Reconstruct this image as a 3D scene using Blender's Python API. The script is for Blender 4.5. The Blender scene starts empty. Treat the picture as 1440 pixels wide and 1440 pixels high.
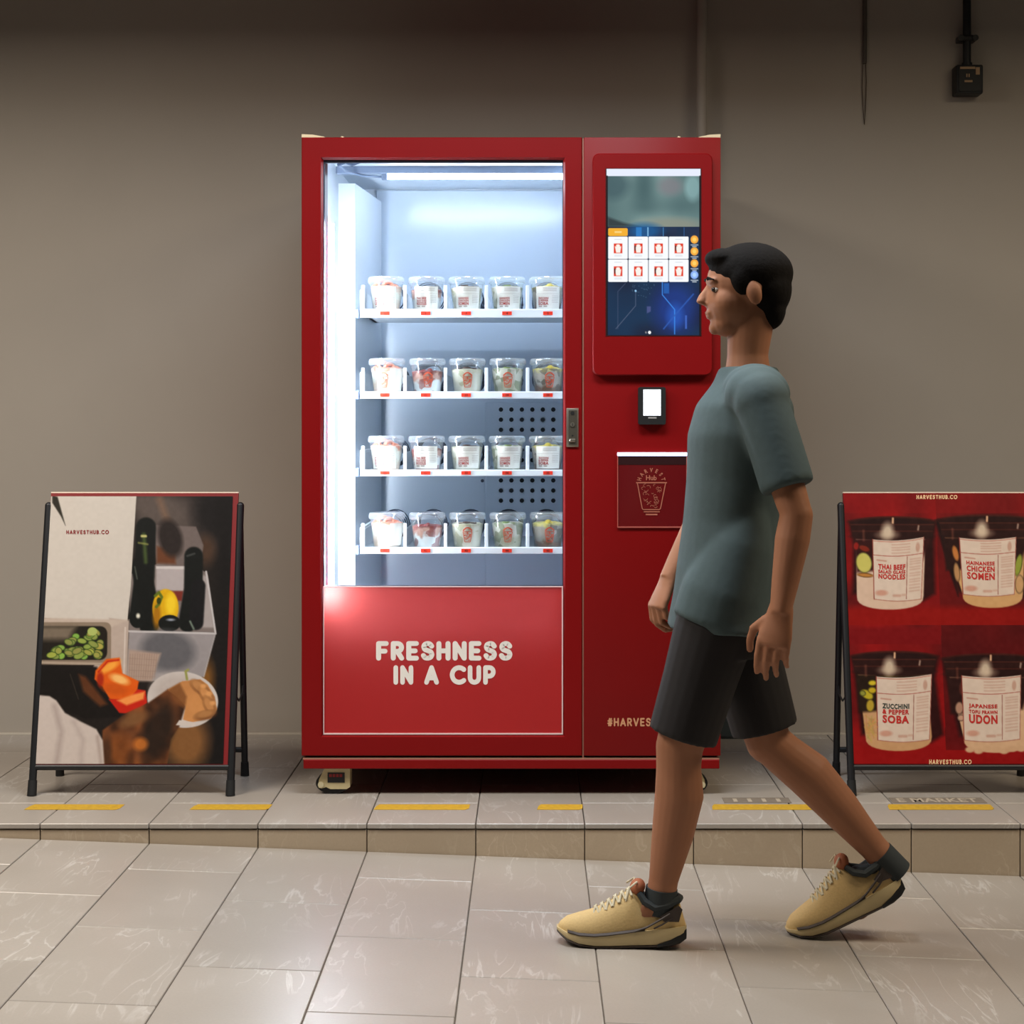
import bpy, bmesh, math, random
import numpy as np
from mathutils import Vector, Matrix, Euler

random.seed(7)
rng = np.random.default_rng(11)
scene = bpy.context.scene
COL = scene.collection

# ------------------------------------------------------------------ camera, light, exposure
# metres; X right, Y into the picture (0 = front of the vending machine), Z up (0 = platform top)
cam_data = bpy.data.cameras.new('camera')
cam = bpy.data.objects.new('camera', cam_data)
COL.objects.link(cam)
cam.location = (0.0, -5.376, 1.129)
cam.rotation_euler = (math.pi / 2, 0, 0)
cam_data.sensor_width = 36.0
cam_data.lens = 62.5
cam_data.shift_x = -26 / 1440
cam_data.shift_y = -126 / 1440
cam_data.clip_end = 100
scene.camera = cam

world = bpy.data.worlds.new('world')
scene.world = world
world.use_nodes = True
world.node_tree.nodes['Background'].inputs[0].default_value = (0.95, 0.92, 0.90, 1)
world.node_tree.nodes['Background'].inputs[1].default_value = 0.045

def area(name, loc, sx, sy, power, color, rot=(0, 0, 0)):
    d = bpy.data.lights.new(name, 'AREA')
    d.shape = 'RECTANGLE'; d.size = sx; d.size_y = sy
    d.energy = power; d.color = color
    o = bpy.data.objects.new(name, d); COL.objects.link(o)
    o.location = loc; o.rotation_euler = rot
    return o

LAMP = (1.0, 0.89, 0.76)
area('unseen_ceiling_lamp', (-2.4, -1.4, 2.98), 1.4, 1.0, 122, LAMP)
area('unseen_ceiling_lamp', (0.0, -1.20, 2.98), 1.2, 0.5, 66, (0.88, 0.94, 1.0))  # unseen middle lamp, added and cooled to brighten floor and machine top
area('unseen_ceiling_lamp', (2.4, -1.4, 2.98), 1.4, 1.0, 66, (1.0, 0.83, 0.60))

vs = scene.view_settings
vs.view_transform = 'Standard'
vs.look = 'None'
vs.exposure = 0.0
vs.gamma = 1.0
vs.use_curve_mapping = False

# ------------------------------------------------------------------ helpers
def lin(c):
    out = []
    for v in c[:3]:
        v = v / 255.0
        out.append(v / 12.92 if v <= 0.04045 else ((v + 0.055) / 1.055) ** 2.4)
    return tuple(out) + (1.0,)

MATS = {}
def mat(name, rgb, rough=0.5, metal=0.0, spec=0.5, var=0.06, scale=30.0, bump=0.0, emit=None, estr=0.0, coat=0.0):
    """principled material with a little procedural mottling"""
    if name in MATS: return MATS[name]
    m = bpy.data.materials.new(name); m.use_nodes = True
    nt = m.node_tree; b = nt.nodes['Principled BSDF']
    c = lin(rgb)
    tc = nt.nodes.new('ShaderNodeTexCoord')
    nz = nt.nodes.new('ShaderNodeTexNoise'); nz.inputs['Scale'].default_value = scale; nz.inputs['Detail'].default_value = 4
    nt.links.new(tc.outputs['Object'], nz.inputs['Vector'])
    mx = nt.nodes.new('ShaderNodeMix'); mx.data_type = 'RGBA'
    mx.inputs[6].default_value = tuple(v * (1 - var) for v in c[:3]) + (1,)
    mx.inputs[7].default_value = tuple(min(1, v * (1 + var)) for v in c[:3]) + (1,)
    nt.links.new(nz.outputs['Fac'], mx.inputs[0])
    nt.links.new(mx.outputs[2], b.inputs['Base Color'])
    b.inputs['Roughness'].default_value = rough
    b.inputs['Metallic'].default_value = metal
    b.inputs['Specular IOR Level'].default_value = spec
    b.inputs['Coat Weight'].default_value = coat
    b.inputs['Coat Roughness'].default_value = 0.08
    if bump:
        bp = nt.nodes.new('ShaderNodeBump'); bp.inputs['Strength'].default_value = bump; bp.inputs['Distance'].default_value = 0.004
        nt.links.new(nz.outputs['Fac'], bp.inputs['Height']); nt.links.new(bp.outputs[0], b.inputs['Normal'])
    if emit is not None:
        b.inputs['Emission Color'].default_value = lin(emit)
        b.inputs['Emission Strength'].default_value = estr
    MATS[name] = m
    return m

def clear_mat(name, gloss=0.12, tint=(255, 255, 255), rough=0.05, haze=0.0):
    if name in MATS: return MATS[name]
    m = bpy.data.materials.new(name); m.use_nodes = True
    nt = m.node_tree; nt.nodes.clear()
    out = nt.nodes.new('ShaderNodeOutputMaterial')
    tr = nt.nodes.new('ShaderNodeBsdfTransparent'); tr.inputs[0].default_value = lin(tint)
    gl = nt.nodes.new('ShaderNodeBsdfGlossy'); gl.inputs['Roughness'].default_value = rough
    lw = nt.nodes.new('ShaderNodeLayerWeight'); lw.inputs[0].default_value = 0.25
    mp = nt.nodes.new('ShaderNodeMapRange'); mp.inputs[3].default_value = gloss * 0.4; mp.inputs[4].default_value = min(1, gloss * 3)
    nt.links.new(lw.outputs['Facing'], mp.inputs[0])
    a = nt.nodes.new('ShaderNodeMixShader')
    nt.links.new(mp.outputs[0], a.inputs[0]); nt.links.new(tr.outputs[0], a.inputs[1]); nt.links.new(gl.outputs[0], a.inputs[2])
    last = a
    if haze:
        df = nt.nodes.new('ShaderNodeBsdfTranslucent'); df.inputs[0].default_value = (0.95, 0.97, 1, 1)
        dd = nt.nodes.new('ShaderNodeBsdfDiffuse'); dd.inputs[0].default_value = (0.95, 0.97, 1, 1)
        h0 = nt.nodes.new('ShaderNodeMixShader'); h0.inputs[0].default_value = 0.5
        nt.links.new(df.outputs[0], h0.inputs[1]); nt.links.new(dd.outputs[0], h0.inputs[2])
        h = nt.nodes.new('ShaderNodeMixShader'); h.inputs[0].default_value = haze
        nt.links.new(a.outputs[0], h.inputs[1]); nt.links.new(h0.outputs[0], h.inputs[2]); last = h
    nt.links.new(last.outputs[0], out.inputs[0])
    MATS[name] = m
    return m

def attr_mat(name, rough=0.5, emit=0.0, spec=0.2):
    m = bpy.data.materials.new(name); m.use_nodes = True
    nt = m.node_tree; b = nt.nodes['Principled BSDF']
    at = nt.nodes.new('ShaderNodeVertexColor'); at.layer_name = 'print'
    b.inputs['Roughness'].default_value = rough; b.inputs['Specular IOR Level'].default_value = spec
    if emit:
        b.inputs['Base Color'].default_value = (0.01, 0.01, 0.012, 1)
        nt.links.new(at.outputs[0], b.inputs['Emission Color']); b.inputs['Emission Strength'].default_value = emit
    else:
        nt.links.new(at.outputs[0], b.inputs['Base Color'])
    return m

class MB:
    """collects shapes into one mesh"""
    def __init__(self): self.v = []; self.f = []; self.mi = []; self.cur = 0
    def add(self, vs_, fs_, M=None):
        o = len(self.v)
        for p in vs_:
            p = Vector(p)
            self.v.append(tuple(M @ p) if M is not None else tuple(p))
        for f in fs_:
            self.f.append(tuple(i + o for i in f)); self.mi.append(self.cur)
        return self
    def box(self, x0, x1, y0, y1, z0, z1, bev=0.0, seg=2, M=None):
        if bev <= 0:
            vs_ = [(x, y, z) for x in (x0, x1) for y in (y0, y1) for z in (z0, z1)]
            fs_ = [(0, 1, 3, 2), (4, 6, 7, 5), (0, 4, 5, 1), (2, 3, 7, 6), (0, 2, 6, 4), (1, 5, 7, 3)]
            return self.add(vs_, fs_, M)
        bm = bmesh.new()
        bmesh.ops.create_cube(bm, size=1.0)
        for v in bm.verts:
            v.co = Vector(((x0 + x1) / 2 + v.co.x * (x1 - x0), (y0 + y1) / 2 + v.co.y * (y1 - y0), (z0 + z1) / 2 + v.co.z * (z1 - z0)))
        bmesh.ops.bevel(bm, geom=bm.edges[:], offset=bev, segments=seg, affect='EDGES', profile=0.5)
        bm.verts.index_update()
        vs_ = [tuple(v.co) for v in bm.verts]; fs_ = [tuple(v.index for v in f.verts) for f in bm.faces]
        bm.free()
        return self.add(vs_, fs_, M)
    def cone(self, p0, p1, r0, r1=None, n=12, caps=True):
        r1 = r0 if r1 is None else r1
        p0 = Vector(p0); p1 = Vector(p1); d = (p1 - p0).normalized()
        q = d.to_track_quat('Z', 'Y')
        vs_ = []
        for p, r in ((p0, r0), (p1, r1)):
            for i in range(n):
                a = 2 * math.pi * i / n
                vs_.append(p + q @ Vector((r * math.cos(a), r * math.sin(a), 0)))
        fs_ = [(i, (i + 1) % n, n + (i + 1) % n, n + i) for i in range(n)]
        if caps: fs_ += [tuple(range(n - 1, -1, -1)), tuple(range(n, 2 * n))]
        return self.add(vs_, fs_)
    def tube(self, pts, r, n=8):
        pts = [Vector(p) for p in pts]; vs_ = []; m = len(pts)
        rr = r if isinstance(r, (list, tuple)) else [r] * m
        up = Vector((0.13, 0.27, 0.95))
        for i, p in enumerate(pts):
            d = (pts[min(i + 1, m - 1)] - pts[max(i - 1, 0)]).normalized()
            s = d.cross(up)
            if s.length < 1e-4: s = d.cross(Vector((1, 0, 0)))
            s.normalize(); t = s.cross(d)
            for k in range(n):
                a = 2 * math.pi * k / n
                vs_.append(p + (s * math.cos(a) + t * math.sin(a)) * rr[i])
        fs_ = [(i * n + k, i * n + (k + 1) % n, (i + 1) * n + (k + 1) % n, (i + 1) * n + k) for i in range(m - 1) for k in range(n)]
        fs_ += [tuple(range(n - 1, -1, -1)), tuple(range((m - 1) * n, m * n))]
        return self.add(vs_, fs_)
    def lathe(self, prof, c=(0, 0, 0), n=32, cap0=True, cap1=True):
        vs_ = [(c[0] + r * math.cos(2 * math.pi * k / n), c[1] + r * math.sin(2 * math.pi * k / n), c[2] + z) for r, z in prof for k in range(n)]
        m = len(prof)
        fs_ = [(i * n + k, i * n + (k + 1) % n, (i + 1) * n + (k + 1) % n, (i + 1) * n + k) for i in range(m - 1) for k in range(n)]
        if cap0: fs_.append(tuple(range(n - 1, -1, -1)))
        if cap1: fs_.append(tuple(range((m - 1) * n, m * n)))
        return self.add(vs_, fs_)
    def ellipsoid(self, c, r, n=16, m=10, M=None, rot=None):
        c = Vector(c); R = Euler(rot).to_matrix() if rot else Matrix.Identity(3)
        vs_ = []
        for j in range(m + 1):
            th = math.pi * j / m
            for k in range(n):
                a = 2 * math.pi * k / n
                vs_.append(c + R @ Vector((r[0] * math.sin(th) * math.cos(a), r[1] * math.sin(th) * math.sin(a), r[2] * math.cos(th))))
        fs_ = [(j * n + k, (j + 1) * n + k, (j + 1) * n + (k + 1) % n, j * n + (k + 1) % n) for j in range(m) for k in range(n)]
        return self.add(vs_, fs_, M)
    def capsule(self, p0, p1, r0, r1=None, n=14):
        r1 = r0 if r1 is None else r1
        self.cone(p0, p1, r0, r1, n)
        self.ellipsoid(p0, (r0,) * 3, n, 8); self.ellipsoid(p1, (r1,) * 3, n, 8)
        return self
    def prism(self, pts, y0, y1, M=None):
        """polygon in XZ extruded from y0 to y1"""
        n = len(pts)
        vs_ = [(x, y0, z) for x, z in pts] + [(x, y1, z) for x, z in pts]
        fs_ = [tuple(range(n)), tuple(range(2 * n - 1, n - 1, -1))] + [(i, n + i, n + (i + 1) % n, (i + 1) % n) for i in range(n)]
        return self.add(vs_, fs_, M)
    def mesh(self, name, mats, smooth=35, flat=False):
        me = bpy.data.meshes.new(name)
        me.from_pydata(self.v, [], self.f)
        for m in (mats if isinstance(mats, (list, tuple)) else [mats]): me.materials.append(m)
        if isinstance(mats, (list, tuple)) and len(mats) > 1: me.polygons.foreach_set('material_index', self.mi)
        if not flat:
            bm = bmesh.new(); bm.from_mesh(me); bmesh.ops.recalc_face_normals(bm, faces=bm.faces); bm.to_mesh(me); bm.free()
        if smooth:
            me.polygons.foreach_set('use_smooth', [True] * len(me.polygons))
            me.set_sharp_from_angle(angle=math.radians(smooth))
        me.update()
        return me
    def build(self, name, mats, parent=None, smooth=35, flat=False):
        return obj(name, self.mesh(name, mats, smooth, flat), parent)

def obj(name, me, parent=None, loc=None):
    o = bpy.data.objects.new(name, me); COL.objects.link(o)
    if parent is not None: o.parent = parent
    if loc is not None: o.location = loc
    return o

def thing(name, label, cat, loc=(0, 0, 0), rotz=0.0, group=None):
    o = bpy.data.objects.new(name, None); COL.objects.link(o)
    o.empty_display_size = 0.1
    o.location = loc; o.rotation_euler = (0, 0, rotz)
    return tag(o, label, cat, group)

def tag(o, label, cat, group=None):
    o['label'] = label; o['category'] = cat
    if group: o['group'] = group
    return o

def struct(o, label=None):
    o['kind'] = 'structure'
    if label: o['label'] = label
    return o

def rrect(x0, x1, z0, z1, r, n=5):
    pts = []
    for cx, cz, a0 in ((x1 - r, z1 - r, 0), (x0 + r, z1 - r, 90), (x0 + r, z0 + r, 180), (x1 - r, z0 + r, 270)):
        for i in range(n + 1):
            a = math.radians(a0 + 90 * i / n); pts.append((cx + r * math.cos(a), cz + r * math.sin(a)))
    return pts

# ---- lettering -----------------------------------------------------
def font_mesh(s, bold=0.0, space=1.0):
    """block letters as flat 2D mesh, normalised to x 0..w, y 0..1"""
    cu = bpy.data.curves.new('lettering', 'FONT'); cu.body = s; cu.size = 1.0; cu.offset = bold; cu.resolution_u = 3; cu.space_character = space
    ob = bpy.data.objects.new('lettering', cu); COL.objects.link(ob)
    dg = bpy.context.evaluated_depsgraph_get()
    me = bpy.data.meshes.new_from_object(ob.evaluated_get(dg))
    vs_ = [(v.co.x, v.co.y) for v in me.vertices]; fs_ = [tuple(p.vertices) for p in me.polygons]
    bpy.data.objects.remove(ob); bpy.data.curves.remove(cu); bpy.data.meshes.remove(me)
    xs = [v[0] for v in vs_]; ys = [v[1] for v in vs_]
    x0, y0 = min(xs), min(ys); h = max(ys) - y0
    return [((x - x0) / h, (y - y0) / h) for x, y in vs_], fs_, (max(xs) - x0) / h

def arc(cx, cy, rx, ry, a0, a1, n=10):
    return [(cx + rx * math.cos(math.radians(a0 + (a1 - a0) * i / n)), cy + ry * math.sin(math.radians(a0 + (a1 - a0) * i / n))) for i in range(n + 1)]

def catmull(p, k=4):
    q = [p[0]] + p + [p[-1]]; out = []
    for i in range(1, len(q) - 2):
        for j in range(k):
            t = j / k
            out.append(tuple(0.5 * (2 * q[i][d] + (q[i + 1][d] - q[i - 1][d]) * t + (2 * q[i - 1][d] - 5 * q[i][d] + 4 * q[i + 1][d] - q[i + 2][d]) * t * t
                             + (3 * q[i][d] - q[i - 1][d] - 3 * q[i + 1][d] + q[i + 2][d]) * t ** 3) for d in (0, 1)))
    return out + [p[-1]]

_S = catmull([(.54, .82), (.43, .96), (.27, 1), (.09, .93), (.03, .76), (.1, .6), (.28, .52), (.47, .43), (.55, .25), (.46, .06), (.27, 0), (.1, .04), (0, .18)])
STROKES = {
    'F': (.50, [[(0, 0), (0, 1), (.5, 1)], [(0, .48), (.42, .48)]]),
    'R': (.55, [[(0, 0), (0, 1), (.27, 1)] + arc(.27, .73, .27, .27, 90, -90) + [(0, .46)], [(.27, .46), (.55, 0)]]),
    'E': (.50, [[(.5, 1), (0, 1), (0, 0), (.5, 0)], [(0, .5), (.42, .5)]]),
    'S': (.55, [_S]),
    'H': (.60, [[(0, 0), (0, 1)], [(.6, 0), (.6, 1)], [(0, .5), (.6, .5)]]),
    'N': (.60, [[(0, 0), (0, 1), (.6, 0), (.6, 1)]]),
    'I': (.0, [[(0, 0), (0, 1)]]),
    'A': (.72, [[(0, 0), (.36, 1), (.72, 0)], [(.15, .3), (.57, .3)]]),
    'C': (.80, [arc(.5, .5, .5, .5, 48, 312, 18)]),
    'U': (.62, [[(0, 1), (0, .31)] + arc(.31, .31, .31, .31, 180, 360) + [(.62, 1)]]),
    'P': (.56, [[(0, 0), (0, 1), (.28, 1)] + arc(.28, .71, .28, .29, 90, -90) + [(0, .42)]]),
    'V': (.70, [[(0, 1), (.35, 0), (.7, 1)]]),
    'T': (.60, [[(0, 1), (.6, 1)], [(.3, 1), (.3, 0)]]),
    'B': (.52, [[(0, 0), (0, 1), (.26, 1)] + arc(.26, .76, .22, .24, 90, -90, 6) + arc(.27, .26, .25, .26, 90, -90, 6) + [(0, 0)], [(0, .52), (.26, .52)]]),
    'O': (1.0, [arc(.5, .5, .5, .5, 0, 360, 24)]),
    '.': (.0, [[(0, 0), (0, .01)]]),
    '#': (.62, [[(.15, 0), (.25, 1)], [(.42, 0), (.52, 1)], [(0, .32), (.6, .32)], [(.04, .68), (.62, .68)]]),
    ' ': (.15, []),
}
def stroke_text(s, t=0.25, gap=0.12):
    """rounded heavy letters: returns verts, faces, width for cap height 1"""
    vs_, fs_ = [], []; x = 0.0; k = 1 - t
    for ch in s:
        w, lines = STROKES[ch]
        for ln in lines:
            pts = [(x + t / 2 + px_ * k, t / 2 + py_ * k) for px_, py_ in ln]
            for i, (ax, ay) in enumerate(pts):
                o = len(vs_)
                for a in range(12):
                    vs_.append((ax + t / 2 * math.cos(a * math.pi / 6), ay + t / 2 * math.sin(a * math.pi / 6)))
                fs_.append(tuple(range(o, o + 12)))
                if i + 1 < len(pts):
                    bx, by = pts[i + 1]; dx, dy = bx - ax, by - ay; L = math.hypot(dx, dy) or 1e-9
                    nx, ny = -dy / L * t / 2, dx / L * t / 2; o = len(vs_)
                    vs_ += [(ax + nx, ay + ny), (ax - nx, ay - ny), (bx - nx, by - ny), (bx + nx, by + ny)]
                    fs_.append((o, o + 1, o + 2, o + 3))
        x += t + w * k + gap
    return vs_, fs_, x - gap

def lay_xz(txt, x0, x1, z0, z1, y, mb=None):
    """put flat lettering on a front-facing (XZ) surface"""
    vs_, fs_, w = txt
    mb = mb or MB()
    out = [(x0 + vx / w * (x1 - x0), y, z0 + vy * (z1 - z0)) for vx, vy in vs_]
    lift = [0.0] * len(out)
    for i, f in enumerate(fs_):          # overlapping strokes never share a plane
        for k in f: lift[k] = (i % 7) * 2.5e-5
    return mb.add([(p[0], p[1] - lift[i], p[2]) for i, p in enumerate(out)], fs_)

# ---- painted prints -----------------------------------------------------
class Canvas:
    def __init__(self, X, Y, base):
        self.X, self.Y = X, Y
        self.a = np.zeros(X.shape + (3,)); self.a[:] = base
    def put(self, mask, color, alpha=1.0):
        m = (np.clip(mask, 0, 1) * alpha)[..., None]
        self.a = self.a * (1 - m) + np.asarray(color, float) * m
    def ell(self, cx, cy, rx, ry, color, rot=0, soft=2.0, alpha=1.0):
        c, s = math.cos(math.radians(rot)), math.sin(math.radians(rot))
        dx, dy = self.X - cx, self.Y - cy
        u, v = (dx * c + dy * s) / rx, (-dx * s + dy * c) / ry
        d = (1 - np.sqrt(u * u + v * v)) * min(rx, ry)
        self.put(d / soft + 0.5, color, alpha)
    def poly(self, pts, color, soft=2.0, alpha=1.0):
        X, Y = self.X, self.Y; d2 = np.full(X.shape, 1e12); ins = np.zeros(X.shape, bool)
        n = len(pts)
        for i in range(n):
            ax, ay = pts[i]; bx, by = pts[(i + 1) % n]
            ex, ey = bx - ax, by - ay; L = ex * ex + ey * ey + 1e-9
            t = np.clip(((X - ax) * ex + (Y - ay) * ey) / L, 0, 1)
            d2 = np.minimum(d2, (X - ax - t * ex) ** 2 + (Y - ay - t * ey) ** 2)
            cond = (ay > Y) != (by > Y)
            with np.errstate(divide='ignore', invalid='ignore'):
                xi = ex * (Y - ay) / (ey if ey != 0 else 1e-9) + ax
            ins ^= cond & (X < xi)
        d = np.sqrt(d2) * np.where(ins, 1, -1)
        self.put(d / soft + 0.5, color, alpha)
    def line(self, pts, w, color, soft=2.0, alpha=1.0):
        X, Y = self.X, self.Y; d2 = np.full(X.shape, 1e12)
        for (ax, ay), (bx, by) in zip(pts[:-1], pts[1:]):
            ex, ey = bx - ax, by - ay; L = ex * ex + ey * ey + 1e-9
            t = np.clip(((X - ax) * ex + (Y - ay) * ey) / L, 0, 1)
            d2 = np.minimum(d2, (X - ax - t * ex) ** 2 + (Y - ay - t * ey) ** 2)
        self.put((w / 2 - np.sqrt(d2)) / soft + 0.5, color, alpha)
    def noise(self, n, m, seed=0):
        r = np.random.default_rng(seed); g = r.random((m + 2, n + 2))
        H, W = self.X.shape
        yy = np.linspace(0, m, H); xx = np.linspace(0, n, W)
        yi = yy.astype(int); xi = xx.astype(int); fy = (yy - yi)[:, None]; fx = (xx - xi)[None, :]
        fy = fy * fy * (3 - 2 * fy); fx = fx * fx * (3 - 2 * fx)
        a = g[np.ix_(yi, xi)]; b = g[np.ix_(yi, xi + 1)]; c = g[np.ix_(yi + 1, xi)]; d = g[np.ix_(yi + 1, xi + 1)]
        return (a * (1 - fx) + b * fx) * (1 - fy) + (c * (1 - fx) + d * fx) * fy

def print_mesh(name, canvas, place, material, gain=1.0):
    """grid mesh whose vertex colours hold the print; place(u, v) -> 3D, v from the top"""
    H, W = canvas.X.shape
    vs_ = [place(i / (W - 1), j / (H - 1)) for j in range(H) for i in range(W)]
    fs_ = [(j * W + i, (j + 1) * W + i, (j + 1) * W + i + 1, j * W + i + 1) for j in range(H - 1) for i in range(W - 1)]
    me = bpy.data.meshes.new(name); me.from_pydata(vs_, [], fs_); me.materials.append(material)
    c = np.clip(canvas.a * gain, 0, 255) / 255.0
    c = np.where(c <= 0.04045, c / 12.92, ((c + 0.055) / 1.055) ** 2.4)
    rgba = np.ones((H * W, 4), np.float32); rgba[:, :3] = c.reshape(-1, 3)
    at = me.color_attributes.new('print', 'FLOAT_COLOR', 'POINT'); at.data.foreach_set('color', rgba.ravel())
    me.update()
    return me

# ------------------------------------------------------------------ the setting
def stone_mat(name, base, vein, dark):
    m = bpy.data.materials.new(name); m.use_nodes = True
    nt = m.node_tree; N = nt.nodes; L = nt.links; b = N['Principled BSDF']
    tc = N.new('ShaderNodeTexCoord'); oi = N.new('ShaderNodeObjectInfo')
    sc = N.new('ShaderNodeVectorMath'); sc.operation = 'SCALE'; sc.inputs[3].default_value = 37.0
    cb = N.new('ShaderNodeCombineXYZ')
    L.new(oi.outputs['Random'], cb.inputs[0]); L.new(oi.outputs['Random'], cb.inputs[1]); L.new(cb.outputs[0], sc.inputs[0])
    ad = N.new('ShaderNodeVectorMath'); ad.operation = 'ADD'
    L.new(tc.outputs['Object'], ad.inputs[0]); L.new(sc.outputs[0], ad.inputs[1])
    mp = N.new('ShaderNodeMapping'); mp.inputs['Rotation'].default_value = (0, 0, 0.35); mp.inputs['Scale'].default_value = (11.0, 2.2, 6.0)
    L.new(ad.outputs[0], mp.inputs[0])
    n1 = N.new('ShaderNodeTexNoise'); n1.inputs['Scale'].default_value = 1.0; n1.inputs['Detail'].default_value = 7; n1.inputs['Distortion'].default_value = 1.4
    L.new(mp.outputs[0], n1.inputs['Vector'])
    n2 = N.new('ShaderNodeTexNoise'); n2.inputs['Scale'].default_value = 3.0; n2.inputs['Detail'].default_value = 5
    L.new(ad.outputs[0], n2.inputs['Vector'])
    n3 = N.new('ShaderNodeTexNoise'); n3.inputs['Scale'].default_value = 160.0; n3.inputs['Detail'].default_value = 3
    L.new(ad.outputs[0], n3.inputs['Vector'])
    r1 = N.new('ShaderNodeValToRGB')      # thin pale veins where the noise crosses its middle
    r1.color_ramp.elements[0].position = 0.485; r1.color_ramp.elements[0].color = (0, 0, 0, 1)
    r1.color_ramp.elements[1].position = 0.53; r1.color_ramp.elements[1].color = (0, 0, 0, 1)
    e = r1.color_ramp.elements.new(0.505); e.color = (0.5, 0.5, 0.5, 1)
    L.new(n1.outputs['Fac'], r1.inputs[0])
    m1 = N.new('ShaderNodeMix'); m1.data_type = 'RGBA'; m1.inputs[6].default_value = lin(dark); m1.inputs[7].default_value = lin(base)
    L.new(n2.outputs['Fac'], m1.inputs[0])
    gate = N.new('ShaderNodeMapRange'); gate.inputs[1].default_value = 0.45; gate.inputs[2].default_value = 0.62; L.new(n2.outputs['Fac'], gate.inputs[0])
    mm = N.new('ShaderNodeMath'); mm.operation = 'MULTIPLY'; L.new(r1.outputs[0], mm.inputs[0]); L.new(gate.outputs[0], mm.inputs[1])
    m2 = N.new('ShaderNodeMix'); m2.data_type = 'RGBA'; m2.inputs[7].default_value = lin(vein)
    L.new(mm.outputs[0], m2.inputs[0]); L.new(m1.outputs[2], m2.inputs[6])
    m3 = N.new('ShaderNodeMix'); m3.data_type = 'RGBA'; m3.blend_type = 'MULTIPLY'; m3.inputs[0].default_value = 0.35
    r3 = N.new('ShaderNodeMapRange'); r3.inputs[3].default_value = 0.75; r3.inputs[4].default_value = 1.15
    L.new(n3.outputs['Fac'], r3.inputs[0]); L.new(m2.outputs[2], m3.inputs[6]); L.new(r3.outputs[0], m3.inputs[7])
    # each tile a shade of its own
    r4 = N.new('ShaderNodeMapRange'); r4.inputs[3].default_value = 0.92; r4.inputs[4].default_value = 1.06; L.new(oi.outputs['Random'], r4.inputs[0])
    m4 = N.new('ShaderNodeMix'); m4.data_type = 'RGBA'; m4.blend_type = 'MULTIPLY'; m4.inputs[0].default_value = 1.0
    L.new(m3.outputs[2], m4.inputs[6]); L.new(r4.outputs[0], m4.inputs[7])
    L.new(m4.outputs[2], b.inputs['Base Color'])
    b.inputs['Roughness'].default_value = 0.35; b.inputs['Specular IOR Level'].default_value = 0.7
    bp = N.new('ShaderNodeBump'); bp.inputs['Strength'].default_value = 0.12; bp.inputs['Distance'].default_value = 0.002
    L.new(n1.outputs['Fac'], bp.inputs['Height']); L.new(bp.outputs[0], b.inputs['Normal'])
    return m

M_TILE = stone_mat('sandstone_tile', (168, 161, 153), (212, 210, 206), (150, 142, 133))
M_RISER = stone_mat('riser_tile', (184, 166, 142), (204, 190, 168), (164, 146, 122))
M_GROUT = mat('grout', (92, 82, 72), 0.9, var=0.15, scale=60)
M_WALL = mat('painted_wall', (168, 160, 149), 0.75, var=0.05, scale=3.0, bump=0.05)
M_CEIL = mat('ceiling_paint', (120, 116, 110), 0.9)

WALL_Y, EDGE_Y = 1.051, -0.372
SLOPE = 0.0375
def floor_z(x): return -0.0959 - SLOPE * x

wall = MB().box(-4.2, 4.2, WALL_Y, WALL_Y + 0.15, -0.5, 3.2).build('wall_back', M_WALL, smooth=0)
struct(wall, 'plain grey painted wall behind the vending machine')
ceil = MB().box(-4.2, 4.2, -3.6, WALL_Y, 3.05, 3.2).build('ceiling', M_CEIL, smooth=0); struct(ceil)
beam = MB().box(-4.2, 4.2, -0.90, -0.75, 2.835, 3.05).build('shade_beam_1', M_CEIL, smooth=0); struct(beam, 'unseen downstand beam shaped to shade the upper wall')  # added out of view; its lower edge sets the shade on the upper wall

# raised platform: slab, top tiles, riser tiles
PX0, PW, PL = -0.154, 0.3065, 0.537
plat = MB().box(-4.0, 4.0, EDGE_Y + 0.012, WALL_Y, -0.45, -0.010).build('platform', M_GROUT, smooth=0)
struct(plat, 'low tiled platform along the wall')
JT = 0.0030
def tile_mesh(name, w, l, t, m, bev=0.0015):
    return MB().box(-w / 2 + JT / 2, w / 2 - JT / 2, -l / 2 + JT / 2, l / 2 - JT / 2, -t, 0, bev, 1).mesh(name, m, smooth=0)
cache = {}
def put_tile(parent, kind, cx, y0, y1, z, t, m):
    key = (kind, round(y1 - y0, 3))
    if key not in cache: cache[key] = tile_mesh('paving_tile', PW, y1 - y0, t, m)
    return obj('paving_tile', cache[key], parent, (cx, (y0 + y1) / 2, z))
for k in range(-9, 9):
    cx = PX0 + PW * (k + 0.5)
    cuts = [EDGE_Y - 0.005, -0.372 + (0.537 if k % 2 == 0 else 0.27), -0.372 + (1.074 if k % 2 == 0 else 0.807), WALL_Y]
    if k % 2: cuts.insert(3, -0.372 + 1.344)
    cuts = [c for c in cuts if c <= WALL_Y]
    for a, b_ in zip(cuts[:-1], cuts[1:]): put_tile(plat, 'p', cx, a, b_, 0.0, 0.014, M_TILE)
riser = MB().box(-PW / 2 + JT / 2, PW / 2 - JT / 2, 0, 0.013, -0.30, -0.018, 0.0012, 1).mesh('riser_tile', M_RISER, smooth=0)
for k in range(-9, 9): obj('riser_tile', riser, plat, (PX0 + PW * (k + 0.5), EDGE_Y, 0))

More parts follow.
